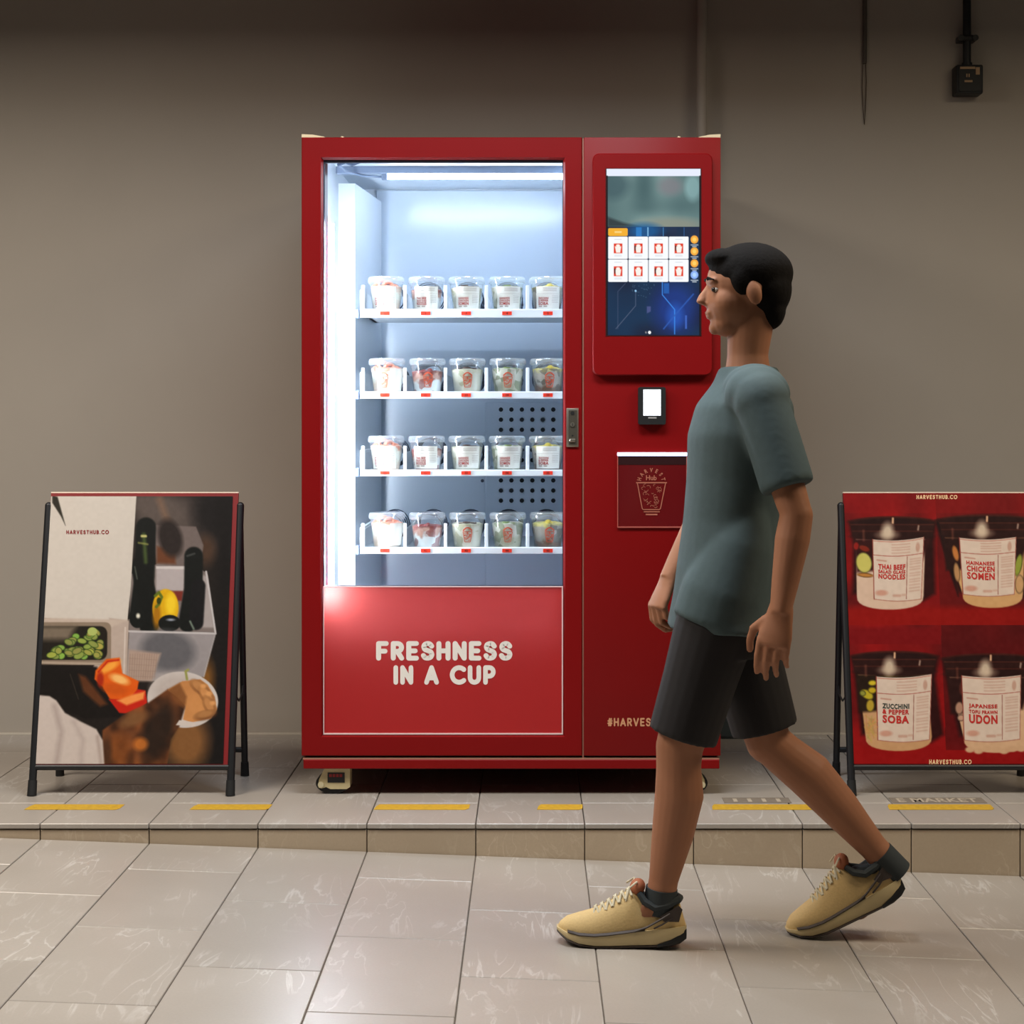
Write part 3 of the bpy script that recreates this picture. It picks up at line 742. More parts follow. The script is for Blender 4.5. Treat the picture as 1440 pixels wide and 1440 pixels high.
# levelling casters
M_CAST = mat('caster_cream', (190, 176, 134), 0.45, var=.12)
def caster(name, x, y, flip):
    w = 1 if not flip else -1
    M_ = Matrix.Translation((x, y, 0)) @ Matrix.Diagonal((w, 1, 1, 1))
    prof = [(-.047, .028), (-.044, .045), (-.030, .074), (-.022, .082), (.044, .082), (.050, .076), (.050, .022), (.040, .016), (-.01, .016), (-.022, .022), (-.036, .018), (-.045, .02)]
    h = vbuild(MB().prism(prof, -.03, .03, M_), 'caster', M_CAST, smooth=40)
    vbuild(MB().box(-.03, .045, -.025, .03, .080, .1, .003, 1, M_), 'mount_plate', M_CAST, h)
    M_BO = mat('pale_bolt', (206, 196, 160), 0.4, .3)
    for bx in (-.028, -.012, .036): vbuild(MB().cone((x + w * bx, y - .027, .087), (x + w * bx, y - .02, .087), .005, n=10), 'bolt', M_BO, h)
    vbuild(MB().cone((x - w * .038, y - .036, .030), (x - w * .038, y - .028, .030), .009, n=14), 'axle_cap', M_BO, h)
    wh = MB(); n_ = 24
    wh.add([(x + w * -.003 + .052 * math.cos(2 * math.pi * i / n_), yy, .0525 * .62 + .0325 * math.sin(2 * math.pi * i / n_)) for yy in (y - .022, y + .022) for i in range(n_)],
           [tuple(range(n_)), tuple(range(2 * n_ - 1, n_ - 1, -1))] + [(i, (i + 1) % n_, n_ + (i + 1) % n_, n_ + i) for i in range(n_)])
    vbuild(wh, 'wheel', mat('black_rubber', (16, 17, 18), 0.6), h)
    vbuild(MB().box(-.018, .034, -.0315, -.029, .036, .066, M=M_), 'caster_label', mat('caster_label', (18, 18, 20), 0.5), h, 0)
    for i in range(4): vbuild(MB().box(-.013 + i * .0105, -.005 + i * .0105, -.0322, -.0312, .053, .062, M=M_), 'label_mark', mat('label_red', (150, 22, 22), 0.5), h, 0)
    return h
for x, y in ((mx(468), .05), (mx(971), .05), (mx(468), .80), (mx(971), .80)): caster('caster', x, y, x > 0)

# shelf trays with dividers, spiral springs and price tags
M_TAG = mat('orange_red_tag', (232, 52, 24), 0.5, var=.03)
M_TAGN = mat('tag_number', (70, 12, 10), 0.5)
TRAY_Y = 0.15; TS = 2500 / (5.376 + TRAY_Y)
def tx(px): return (px - 746) / TS
def tz(py): return 1.129 - (py - 594) / TS
ROWS = [(434.5, 446.5, [str(i) for i in range(1, 6)]), (550.5, 560.5, [str(20 + i) for i in range(1, 6)]), (660.5, 669.5, [str(30 + i) for i in range(1, 6)]), (769.5, 779, [str(40 + i) for i in range(1, 6)])]
LANE = [541, 598.5, 655.5, 713, 770.5]
TRAY_Z = []
coil_mesh = None
div_mesh = None
for ri, (yt, yb, nums) in enumerate(ROWS):
    z1, z0 = tz(yt), tz(yb); TRAY_Z.append(z1 - .004)
    mb = MB().box(IX0 + .004, IX1 - .003, TRAY_Y, TRAY_Y + .012, z0, z1, .002, 1)
    mb.box(IX0 + .004, IX1 - .003, TRAY_Y + .01, .74, z1 - .010, z1 - .004)
    mb.box(IX0 + .004, IX0 + .012, TRAY_Y + .01, .74, z1 - .010, z1 + .06)
    tr = vbuild(mb, 'shelf_tray', M_WHITE)
    vbuild(MB().box(IX0 - .008, IX0 + .003, TRAY_Y - .004, TRAY_Y + .02, z0 - .002, z0 + .026, .002, 1), 'tray_bracket', mat('blue_grey_bracket', (96, 112, 150), 0.5), tr)
    for px in (510.5, 569.5, 626.5, 684, 742):
        x = tx(px)
        if div_mesh is None:
            m0 = MB().box(-.0055, .0055, 0, .006, 0, .080, .0015, 1)
            m0.box(-.001, .001, .004, .55, 0, .060)
            div_mesh = m0.mesh('divider', M_WHITE)
        d = obj('divider', div_mesh, tr, (x, TRAY_Y + .002, z1 - .006))
    for q, px in enumerate(LANE):
        x = tx(px)
        tg = MB().box(x - .0148, x + .0148, TRAY_Y - .0025, TRAY_Y + .0005, (z0 + z1) / 2 - .0055, (z0 + z1) / 2 + .0055)
        t_o = vbuild(tg, 'price_tag', M_TAG, tr, 0)
        vs_, fs_, w = font_mesh(nums[q], .02); hh = .0075
        tg2 = MB().add([(x + (vx - w / 2) * hh, TRAY_Y - .0029, (z0 + z1) / 2 - hh / 2 + vy * hh) for vx, vy in vs_], fs_)
        tg2.cur = 0
        vbuild(tg2, 'tag_number', M_TAGN, tr, 0)
        if coil_mesh is None:
            pts = [(.047 * math.cos(t), .14 + t / (2 * math.pi) * .075, .052 + .047 * math.sin(t)) for t in np.linspace(0, 2 * math.pi * 5, 110)]
            coil_mesh = MB().tube(pts, .0022, 5).mesh('spiral_spring', mat('dark_spring', (44, 52, 66), 0.35, .7))
        obj('spiral_spring', coil_mesh, tr, (x, TRAY_Y, z1 - .004))

# ------------------------------------------------------------------ cups in the machine
CUP_H, CR0, CR1 = 0.094, 0.0430, 0.0535
M_CUP = clear_mat('clear_cup_plastic', 0.16, (246, 250, 252), 0.08, 0.07)
M_LID = clear_mat('clear_lid_plastic', 0.22, (238, 245, 250), 0.12, 0.22)
M_LABEL = mat('paper_label', (236, 234, 226), 0.6, var=.02)
M_LTXT = mat('label_red_text', (176, 40, 34), 0.6)
M_LGREY = mat('label_fine_print', (176, 166, 158), 0.6)
M_EMB = mat('orange_emblem', (206, 84, 52), 0.5)
def cr(z): return CR0 + (CR1 - CR0) * z / CUP_H

def filling_mat(name, lo, mid, top, spots, zs=(.35, .7)):
    m = bpy.data.materials.new(name); m.use_nodes = True
    nt = m.node_tree; N = nt.nodes; Lk = nt.links; b = N['Principled BSDF']
    tc = N.new('ShaderNodeTexCoord'); oi = N.new('ShaderNodeObjectInfo')
    ad = N.new('ShaderNodeVectorMath'); ad.operation = 'ADD'
    Lk.new(tc.outputs['Object'], ad.inputs[0]); Lk.new(oi.outputs['Location'], ad.inputs[1])
    nz = N.new('ShaderNodeTexNoise'); nz.inputs['Scale'].default_value = 45; nz.inputs['Detail'].default_value = 3; Lk.new(ad.outputs[0], nz.inputs['Vector'])
    vo = N.new('ShaderNodeTexVoronoi'); vo.inputs['Scale'].default_value = 48; Lk.new(ad.outputs[0], vo.inputs['Vector'])
    sp = N.new('ShaderNodeSeparateXYZ'); Lk.new(tc.outputs['Object'], sp.inputs[0])
    mr = N.new('ShaderNodeMapRange'); mr.inputs[1].default_value = 0; mr.inputs[2].default_value = CUP_H; Lk.new(sp.outputs[2], mr.inputs[0])
    ma = N.new('ShaderNodeMath'); ma.operation = 'MULTIPLY_ADD'; ma.inputs[1].default_value = .5; Lk.new(nz.outputs['Fac'], ma.inputs[0])
    sb = N.new('ShaderNodeMath'); sb.operation = 'SUBTRACT'; sb.inputs[1].default_value = .25; Lk.new(mr.outputs[0], sb.inputs[0]); Lk.new(sb.outputs[0], ma.inputs[2])
    rp = N.new('ShaderNodeValToRGB'); e = rp.color_ramp.elements
    e[0].position = zs[0] - .08; e[0].color = lin(lo); e[1].position = zs[1] + .06; e[1].color = lin(top)
    q = e.new(zs[0] + .04); q.color = lin(mid); q = e.new(zs[1] - .04); q.color = lin(mid)
    Lk.new(ma.outputs[0], rp.inputs[0])
    r2 = N.new('ShaderNodeValToRGB'); r2.color_ramp.interpolation = 'CONSTANT'
    e = r2.color_ramp.elements; e[0].position = 0; e[0].color = (0, 0, 0, 1); e[1].position = .66; e[1].color = (.75, .75, .75, 1)
    sc = N.new('ShaderNodeSeparateColor'); Lk.new(vo.outputs['Color'], sc.inputs[0]); Lk.new(sc.outputs[0], r2.inputs[0])
    mx_ = N.new('ShaderNodeMix'); mx_.data_type = 'RGBA'; mx_.inputs[7].default_value = lin(spots)
    Lk.new(r2.outputs[0], mx_.inputs[0]); Lk.new(rp.outputs[0], mx_.inputs[6]); Lk.new(mx_.outputs[2], b.inputs['Base Color'])
    b.inputs['Roughness'].default_value = .5
    bp = N.new('ShaderNodeBump'); bp.inputs['Strength'].default_value = .5; bp.inputs['Distance'].default_value = .004
    Lk.new(vo.outputs['Distance'], bp.inputs['Height']); Lk.new(bp.outputs[0], b.inputs['Normal'])
    return m
FILL = {
    'udon': filling_mat('udon_filling', (226, 196, 170), (238, 232, 214), (234, 150, 120), (240, 214, 196)),
    'noodles': filling_mat('noodle_filling', (244, 244, 240), (200, 150, 130), (120, 34, 32), (150, 44, 36), (.42, .62)),
    'somen': filling_mat('somen_filling', (232, 224, 204), (226, 220, 200), (214, 206, 178), (184, 178, 140)),
    'chicken': filling_mat('chicken_filling', (196, 190, 160), (228, 222, 204), (222, 216, 198), (120, 130, 84)),
    'soba': filling_mat('soba_filling', (120, 82, 52), (178, 168, 152), (228, 212, 120), (90, 78, 60), (.25, .72)),
}
def topping(kind):
    mb = MB(); rs = random.Random(len(kind))
    if kind == 'udon':
        for a, z in ((200, .070), (285, .078), (330, .068), (245, .084)):
            r = .030; a_ = math.radians(a); pts = [(r * math.cos(a_) + .014 * math.cos(t), r * math.sin(a_) + .006 * math.sin(t * 2), z + .012 * math.sin(t)) for t in np.linspace(0, 4.2, 10)]
            mb.tube(pts, [.004 + .0025 * (1 - abs(i - 4) / 6) for i in range(10)], 8)
        return mb, mat('cooked_prawn', (238, 138, 104), 0.4, var=.15)
    if kind == 'noodles':
        for a, z in ((250, .066), (285, .070), (310, .060), (225, .06)):
            a_ = math.radians(a); mb.ellipsoid((.034 * math.cos(a_), .034 * math.sin(a_), z), (.013, .009, .007), 12, 8, rot=(.3, .2, a_))
        return mb, mat('red_beef', (132, 26, 24), 0.45, var=.25)
    if kind == 'soba':
        for a, z in ((255, .074), (290, .076), (275, .080), (320, .074)):
            a_ = math.radians(a); mb.ellipsoid((.033 * math.cos(a_), .033 * math.sin(a_), z), (.014, .010, .006), 12, 8, rot=(.2, .3, a_))
        return mb, mat('yellow_pepper', (236, 206, 70), 0.4, var=.1)
    for a, z in ((235, .072), (268, .076), (305, .073)):
        a_ = math.radians(a); mb.cone((.033 * math.cos(a_), .033 * math.sin(a_), z), (.033 * math.cos(a_), .033 * math.sin(a_), z + .005), .012, n=16)
    if kind == 'chicken': return mb, mat('cucumber_slice', (148, 168, 96), 0.4, var=.2)
    return mb, mat('dark_mushroom', (84, 52, 44), 0.5, var=.2)

def on_cup(pts, rad=.0012):
    """wrap (arc x in metres, z) onto the cup's front (toward -Y)"""
    out = []
    for x, z in pts:
        r = cr(z) + rad; a = -math.pi / 2 + x / cr(z)
        out.append((r * math.cos(a), r * math.sin(a), z))
    return out
def wrap_rect(mb, x0, x1, z0, z1, rad, n=12):
    g = [(x0 + (x1 - x0) * i / n, z) for z in (z0, (z0 + z1) / 2, z1) for i in range(n + 1)]
    mb.add(on_cup(g, rad), [(j * (n + 1) + i, j * (n + 1) + i + 1, (j + 1) * (n + 1) + i + 1, (j + 1) * (n + 1) + i) for j in range(2) for i in range(n)])

base_meshes = {}
mb = MB().lathe([(CR0 - .004, .001), (CR0, .0), (CR0, .004), (CR1, CUP_H), (CR1 + .0022, CUP_H + .001)], n=40, cap0=True, cap1=False)
base_meshes['cup'] = mb.mesh('cup_wall', M_CUP)
mb = MB().lathe([(CR1 + .0035, CUP_H - .006), (CR1 + .0042, CUP_H + .001), (CR1 + .0042, CUP_H + .006), (CR1 + .001, CUP_H + .0135), (CR1 - .004, CUP_H + .0145), (CR1 - .006, CUP_H + .011)], n=40, cap0=False, cap1=True)
base_meshes['lid'] = mb.mesh('lid', M_LID)
FILLTOP = {'udon': .076, 'noodles': .066, 'somen': .072, 'chicken': .074, 'soba': .074}
for k, zt in FILLTOP.items():
    mb = MB().lathe([(CR0 - .003, .002), (cr(zt) - .0022, zt), (cr(zt) - .012, zt + .004)], n=36)
    base_meshes['fill_' + k] = mb.mesh('filling', FILL[k])
    t_, tm = topping(k); base_meshes['top_' + k] = t_.mesh('topping', tm)
# paper labels with their dish names
NAMES = {'udon': ('JAPANESE', 'TOFU PRAWN', 'UDON'), 'noodles': ('THAI BEEF', 'SALAD GLASS', 'NOODLES'), 'somen': ('HAINANESE', 'CHICKEN', 'SOMEN'), 'chicken': ('HAINANESE', 'CHICKEN', 'SOMEN'), 'soba': ('ZUCCHINI', '& PEPPER', 'SOBA')}
for k, ln in NAMES.items():
    mb = MB(); wrap_rect(mb, -.040, .040, .006, .076, .0008, 16)
    base_meshes['label_' + k] = mb.mesh('paper_label', M_LABEL)
    mb = MB(); z = .044
    for i, s in enumerate(ln):
        h = (.0068, .0062, .0095)[i]; z -= h + .0012
        vs_, fs_, w = font_mesh(s, .03, 1.1)
        mb.add(on_cup([(-.031 + vx / w * .032, z + vy * h) for vx, vy in vs_], .0014), fs_)
    base_meshes['ltxt_' + k] = mb.mesh('dish_name', M_LTXT, 0)
    mb = MB()
    for zz in (.070, .066, .062): wrap_rect(mb, -.016, .028, zz, zz + .0012, .0013, 8)
    wrap_rect(mb, -.036, .036, .053, .0536, .0013, 10)
    for zz in (.046, .041, .036, .031, .026): wrap_rect(mb, .012, .034, zz, zz + .001, .0013, 6)
    for xx in (-.03, -.014): wrap_rect(mb, xx, xx + .011, .012, .016, .0013, 4)
    base_meshes['lfine_' + k] = mb.mesh('fine_print', M_LGREY, 0)
# orange cup emblem printed on the unlabelled side
mb = MB()
def wl(pts, w):
    for (ax, az), (bx, bz_) in zip(pts[:-1], pts[1:]):
        dx, dz = bx - ax, bz_ - az; Ln = math.hypot(dx, dz); nx, nz_ = -dz / Ln * w / 2, dx / Ln * w / 2
        mb.add(on_cup([(ax + nx, az + nz_), (ax - nx, az - nz_), (bx - nx, bz_ - nz_), (bx + nx, bz_ + nz_)], .0013), [(0, 1, 2, 3)])
wl([(-.014, .050), (.014, .050), (.0085, .018), (-.0085, .018), (-.014, .050)], .0022)
wl([(-.014 + .028 * i / 8, .053 + .010 * math.sin(math.pi * i / 8)) for i in range(9)], .0042)
rs = random.Random(3)
for i in range(26):
    z = .022 + rs.random() * .026; x = (rs.random() * 2 - 1) * (.0065 + (z - .018) * .14)
    wl([(x - .0025, z - .001), (x, z + .0015), (x + .0025, z)], .0018)
base_meshes['emblem'] = mb.mesh('emblem_print', M_EMB, 0)

KINDS_ = ['udon', 'noodles', 'somen', 'chicken', 'soba']
POS = ['leftmost', 'second from left', 'middle', 'second from right', 'rightmost']
SH = ['top shelf', 'second shelf', 'third shelf', 'bottom shelf']
LOOK = {0: {'udon': 'udon cup with cream paper label', 'noodles': 'noodle cup with cream paper label', 'somen': 'somen cup with cream paper label', 'chicken': 'chicken somen cup with cream paper label', 'soba': 'soba cup with cream paper label'},
        1: {'udon': 'clear cup of udon with pink prawns', 'noodles': 'clear cup of white noodles with red beef', 'somen': 'clear somen cup with orange emblem', 'chicken': 'clear chicken cup with emblem and green slices', 'soba': 'clear soba cup with yellow pepper topping'}}
def child(name, key, root, rz=0.0):
    o = obj(name, base_meshes[key], root); o.rotation_euler = (0, 0, rz); return o
for ri in range(4):
    nums = ROWS[ri][2]
    for q, k in enumerate(KINDS_):
        lab = '%s, %s on the %s' % (LOOK[ri % 2][k], POS[q], SH[ri])
        t_ = thing('food_cup', lab, 'food cup', (tx(LANE[q] + (0.5 if ri % 2 else -0.5)), TRAY_Y + .076, TRAY_Z[ri] + .0005), 0, 'food cups in the vending machine')
        a = random.uniform(-.16, .16)
        f = child('filling', 'fill_' + k, t_, a + (2.0 if ri >= 2 else 0))
        child('topping', 'top_' + k, t_, a)
        child('cup_wall', 'cup', t_); child('lid', 'lid', t_)
        if ri % 2 == 0:
            a = (-.10, .02, .12, .16, .06)[q] + random.uniform(-.05, .05)
            lb_ = child('paper_label', 'label_' + k, t_, a)
            child('dish_name', 'ltxt_' + k, lb_); child('fine_print', 'lfine_' + k, lb_)
        else:
            if q == 0:
                lb_ = child('paper_label', 'label_' + k, t_, 1.05)
            if q >= 2 or ri == 1: child('emblem_print', 'emblem', t_, (-.15, .1, .05, .02, .1)[q])

# ------------------------------------------------------------------ A-frame poster stands
M_FRAME = mat('black_powder_coat', (20, 22, 26), 0.45, var=.1)
M_BRED = mat('board_red', (124, 18, 22), 0.5)
M_BWH = mat('board_white_edge', (228, 210, 190), 0.6)
LEAN = 0.218
def board_pt(x, z, off=0.0):
    """point on the leaning front plane; off > 0 stands toward the viewer"""
    return (x, LEAN * z - off, z + off * LEAN)
def a_frame(label, loc):
    t = thing('poster_stand', label, 'poster stand', loc, 0, 'poster stands beside the vending machine')
    for s in (-1, 1):
        x = .300 * s
        MB().cone(board_pt(x, .0), board_pt(x, .868), .0118, n=14).ellipsoid(board_pt(x, .868), (.0118,) * 3, 14, 8).build('front_leg', M_FRAME, t)
        MB().cone(board_pt(x, 0), board_pt(x, .045), .0145, .0135, n=14).build('foot_cap', mat('rubber_cap', (14, 15, 17), .7), t)
        xr = x * .985
        MB().cone((xr, .305, 0), (xr, .205, .86), .0105, n=14).build('rear_leg', M_FRAME, t)
        MB().cone((xr, .305, 0), (xr, .30, .045), .0140, .0125, n=14).build('foot_cap', mat('rubber_cap', (14, 15, 17), .7), t)
        MB().tube([board_pt(x, .30, -.006), (x, .16, .262), (x, .23, .275), (xr, .27, .30)], .003, 6).build('hinge_stay', M_FRAME, t)
    MB().cone((-.295, .296, .085), (.295, .296, .085), .009, n=12).build('rear_crossbar', M_FRAME, t)
    a, b = board_pt(-.3, .083), board_pt(.3, .083)
    MB().cone(a, b, .0095, n=12).build('front_crossbar', M_FRAME, t)
    # panel
    def slab(z0, z1, x0, x1, o0, o1):
        vs_ = [board_pt(x, z, o) for x in (x0, x1) for o in (o0, o1) for z in (z0, z1)]
        return MB().add(vs_, [(0, 1, 3, 2), (4, 6, 7, 5), (0, 4, 5, 1), (2, 3, 7, 6), (0, 2, 6, 4), (1, 5, 7, 3)])
    slab(.090, .9065, -.2935, .2935, -.004, .006).build('panel', M_BRED, t, 0)
    slab(.9065, .9100, -.2935, .2935, -.004, .006).build('panel_edge', M_BWH, t, 0)
    return t

# ---- left poster: kitchen photograph, painted in the frame of a 1058 x 1440 enlargement
standA = a_frame('black poster stand with kitchen photo of courgettes and a tattooed arm', (-1.208, 0, 0))
W, H = 300, 430
uu, vv = np.meshgrid(np.linspace(0, 1, W), np.linspace(0, 1, H))
def warpA(u, v): return 155 - 63 * v + u * (745 + 38 * v), 95 + v * 1093
def invA(x, y):
    v = (y - 95) / 1093; return (x - 155 + 63 * v) / (745 + 38 * v), v
c = Canvas(*warpA(uu, vv), (30, 24, 21))
n1 = c.noise(6, 9, 3); n2 = c.noise(22, 30, 4); n3 = c.noise(60, 86, 5)
c.poly([(500, 90), (910, 90), (910, 330), (495, 330)], (64, 55, 52), soft=60)
c.ell(600, 150, 150, 70, (96, 84, 78), rot=20, soft=60, alpha=.8); c.line([(600, 110), (640, 220)], 26, (128, 98, 78), soft=24, alpha=.7)
c.ell(850, 160, 110, 120, (24, 20, 20), soft=70); c.poly([(830, 90), (910, 90), (890, 1190), (800, 1190), (840, 700)], (20, 16, 15), soft=50)
c.ell(790, 320, 40, 60, (74, 52, 38), soft=40); c.ell(720, 1100, 90, 110, (132, 88, 48), soft=70); c.ell(800, 850, 30, 70, (150, 96, 34), soft=40, alpha=.8)
# bins
c.poly([(575, 215), (750, 222), (782, 300), (770, 400), (590, 400)], (112, 99, 95), soft=6)
c.poly([(590, 305), (665, 310), (668, 378), (590, 375)], (104, 60, 36), soft=14); c.ell(645, 270, 48, 80, (40, 32, 30), rot=-15, soft=20)
c.poly([(482, 420), (592, 378), (772, 398), (800, 420), (836, 660), (478, 652)], (124, 112, 108), soft=4)
c.poly([(588, 388), (708, 388), (702, 492), (588, 486)], (178, 168, 168), soft=10); c.poly([(588, 388), (708, 388), (708, 400), (588, 398)], (206, 198, 196), soft=5)
c.poly([(770, 420), (800, 430), (828, 640), (780, 640)], (168, 158, 156), soft=10)
c.poly([(640, 490), (700, 490), (695, 530), (650, 530)], (120, 44, 34), soft=8)
# vegetables in the bin
D = (13, 16, 14)
c.line([(545, 225), (540, 430), (520, 590)], 82, D, soft=8); c.line([(525, 390), (560, 560), (560, 630)], 80, (11, 14, 12), soft=8)
c.line([(742, 345), (742, 480), (720, 620)], 76, D, soft=8); c.line([(762, 470), (755, 620)], 60, (17, 16, 18), soft=8)
c.line([(536, 255), (545, 370)], 16, (74, 92, 44), soft=12, alpha=.8); c.line([(528, 262), (544, 262)], 10, (196, 190, 120), soft=6); c.line([(515, 290), (552, 296)], 8, (150, 150, 80), soft=6, alpha=.7)
c.line([(500, 390), (510, 440)], 5, (120, 128, 116), soft=5, alpha=.6); c.line([(715, 345), (745, 335)], 8, (60, 62, 60), soft=6)
c.ell(628, 560, 54, 78, (224, 172, 12), soft=5); c.ell(650, 545, 22, 44, (246, 206, 40), soft=16); c.ell(592, 590, 16, 50, (170, 112, 8), soft=14)
c.line([(585, 510), (600, 496), (612, 515), (600, 545), (590, 555)], 12, (96, 110, 26), soft=5); c.ell(600, 530, 9, 14, (50, 60, 14), soft=4)
c.ell(512, 598, 34, 44, D, soft=4); c.ell(645, 622, 46, 34, D, soft=4); c.ell(515, 592, 8, 10, (230, 226, 210), soft=8); c.ell(650, 608, 16, 5, (150, 156, 170), soft=6); c.line([(730, 615), (745, 645)], 8, (150, 170, 150), soft=6, alpha=.7)
# bin front
c.poly([(478, 655), (836, 663), (790, 840), (600, 858), (470, 852)], (152, 145, 146), soft=4)
c.ell(640, 735, 112, 82, (98, 96, 100), soft=36, rot=10); c.poly([(478, 730), (610, 745), (575, 858), (470, 858)], (174, 150, 136), soft=14)
for i in range(12): c.line([(484 + i * 10, 748), (480 + i * 9.5, 848)], 3, (148, 122, 106), soft=3, alpha=.6)
for j in range(4): c.line([(480, 765 + j * 24), (590, 772 + j * 23)], 3, (150, 126, 112), soft=3, alpha=.5)
c.line([(476, 655), (836, 664), (794, 410)], 8, (196, 190, 190), soft=4); c.line([(836, 664), (790, 840)], 5, (190, 184, 184), soft=4, alpha=.7)
# white wall of the print, counter
c.poly([(90, 90), (505, 90), (484, 470), (470, 620), (90, 600)], (210, 201, 191), soft=3)
c.poly([(160, 90), (182, 98), (214, 218), (196, 180), (160, 122)], (44, 40, 32), soft=6)
c.poly([(395, 600), (478, 612), (470, 860), (330, 800), (400, 700)], (186, 168, 156), soft=6); c.line([(462, 640), (458, 830)], 5, (214, 200, 190), soft=4)
c.poly([(120, 600), (478, 608), (400, 640), (120, 630)], (196, 178, 164), soft=8)
# steel tray with cucumber slices
c.poly(rrect(60, 404, 618, 792, 24), (142, 124, 106), soft=4); c.poly(rrect(60, 388, 634, 772, 30), (30, 25, 18), soft=5); c.poly([(60, 634), (260, 634), (230, 690), (60, 690)], (120, 106, 90), soft=30)
c.line([(90, 782), (392, 788)], 9, (176, 158, 140), soft=5)
rs = random.Random(8)
for i in range(52):
    x = 150 + rs.random() * 215; y = 655 + rs.random() * 105
    if y < 750 - (x - 130) * .62: continue
    rx, ry, ro = 15 + rs.random() * 9, 10 + rs.random() * 6, rs.random() * 60 - 30
    c.ell(x, y, rx, ry, (58, 82, 28), rot=ro, soft=3); c.ell(x, y, rx - 3, ry - 3, (128 + rs.random() * 44, 144 + rs.random() * 36, 74), rot=ro, soft=3)
c.ell(326, 656, 20, 17, (176, 190, 104), soft=3)
# board, knife, pepper
c.poly([(85, 790), (345, 800), (450, 1000), (300, 1010), (85, 930)], (20, 15, 12), soft=12)
c.poly([(270, 830), (300, 840), (390, 950), (360, 960), (290, 900)], (92, 50, 24), soft=16); c.line([(235, 830), (270, 930)], 4, (70, 60, 52), soft=4, alpha=.6)
c.poly([(340, 815), (385, 768), (440, 762), (452, 826), (520, 858), (512, 905), (470, 940), (400, 930), (370, 880), (336, 850)], (226, 92, 14), soft=6)
c.ell(398, 800, 44, 16, (250, 166, 60), rot=-30, soft=14); c.ell(440, 850, 40, 18, (252, 190, 110), rot=20, soft=14); c.ell(420, 890, 50, 22, (206, 84, 12), rot=10, soft=16); c.ell(360, 850, 14, 30, (170, 40, 8), soft=10)
c.poly([(395, 930), (480, 930), (515, 890), (548, 895), (556, 945), (500, 990), (440, 985)], (200, 34, 14), soft=6); c.poly([(430, 935), (500, 910), (545, 900), (540, 930), (470, 955)], (248, 150, 74), soft=10)
c.line([(352, 820), (390, 778), (436, 772)], 6, (190, 30, 8), soft=6)
# plate, arm, hand
c.ell(703, 932, 148, 112, (208, 199, 194), rot=8, soft=4); c.ell(690, 900, 110, 70, (190, 178, 172), rot=8, soft=40)
arm = np.stack([96 + 90 * (n2 - .45), 54 + 52 * (n2 - .45), 28 + 26 * (n2 - .45)], -1)
c.poly([(370, 1055), (470, 985), (560, 945), (640, 890), (720, 940), (690, 1040), (655, 1090), (640, 1200), (370, 1200)], arm, soft=8)
c.ell(600, 1060, 60, 120, (34, 24, 18), rot=25, soft=40, alpha=.85); c.ell(500, 1010, 60, 26, (128, 88, 52), rot=-20, soft=20, alpha=.8); c.ell(440, 1130, 50, 60, (140, 76, 30), soft=40, alpha=.7); c.ell(530, 1110, 30, 26, (214, 120, 44), soft=20, alpha=.8); c.ell(390, 1140, 20, 60, (60, 38, 24), soft=20, alpha=.7)
hand = np.stack([196 + 50 * (n1 - .5), 132 + 44 * (n1 - .5), 76 + 30 * (n1 - .5)], -1)
c.poly([(640, 892), (700, 858), (775, 850), (806, 872), (836, 920), (846, 972), (820, 1008), (740, 1024), (705, 1012), (715, 960), (690, 930)], hand, soft=5)
c.poly([(640, 892), (690, 865), (720, 920), (712, 970), (680, 945)], (120, 72, 36), soft=12, alpha=.8)
for x, y, rx, ry, ro, k in ((770, 878, 42, 22, 35, .92), (800, 912, 42, 22, 48, 1.0), (812, 952, 40, 21, 60, .95), (796, 990, 44, 18, -12, .86)):
    c.ell(x + 3, y + 5, rx, ry, (96, 54, 26), rot=ro, soft=12, alpha=.75); c.ell(x, y, rx - 4, ry - 4, (206 * k, 142 * k, 84 * k), rot=ro, soft=10)
for x, y in ((788, 878), (812, 908), (828, 946)): c.ell(x, y, 12, 9, (222, 158, 96), soft=8)
c.line([(720, 850), (714, 818), (724, 812)], 10, (150, 150, 80), soft=5); c.poly([(690, 1014), (760, 1024), (750, 1038), (676, 1034)], (212, 200, 192), soft=4)
# sleeve
c.poly([(85, 912), (150, 918), (178, 935), (214, 985), (280, 1020), (345, 1050), (372, 1095), (380, 1200), (80, 1200)], (206, 192, 184), soft=8)
c.line([(170, 960), (200, 1060), (180, 1180)], 22, (170, 154, 148), soft=22, alpha=.7); c.line([(250, 1020), (290, 1090), (280, 1190)], 20, (180, 164, 158), soft=22, alpha=.6); c.line([(350, 1080), (366, 1190)], 14, (168, 150, 142), soft=14, alpha=.7)
c.a += (n3[..., None] - .5) * 5
# board area the print covers: x -.2935 .. +.277 , from the photo's red right margin
PA = (-.2925, .2765, .0925, .8960)
def placeA(u, v): return board_pt(PA[0] + u * (PA[1] - PA[0]), PA[3] + v * (PA[2] - PA[3]), .0075)
pa = obj('poster_print', print_mesh('poster_print', c, placeA, attr_mat('poster_ink_kitchen'), 0.92), standA)
def poster_text(s, x0, x1, ytop, ybot, inv, rect, parent, m, name, bold=.03, txt=None, curve=0.0):
    vs_, fs_, w = txt or font_mesh(s, bold); out = []
    for vx, vy in vs_:
        f = vx / w; x = x0 + f * (x1 - x0); y = ybot + vy * (ytop - ybot) + curve * (1 - (2 * f - 1) ** 2)
        u, v = inv(x, y)
        out.append([rect[0] + u * (rect[1] - rect[0]), rect[3] + v * (rect[2] - rect[3]), .0083])
    for i, f in enumerate(fs_):
        for k in f: out[k][2] = .0083 + (i % 7) * 2.5e-5
    return MB().add([board_pt(*p) for p in out], fs_).build(name, m, parent, 0, True)
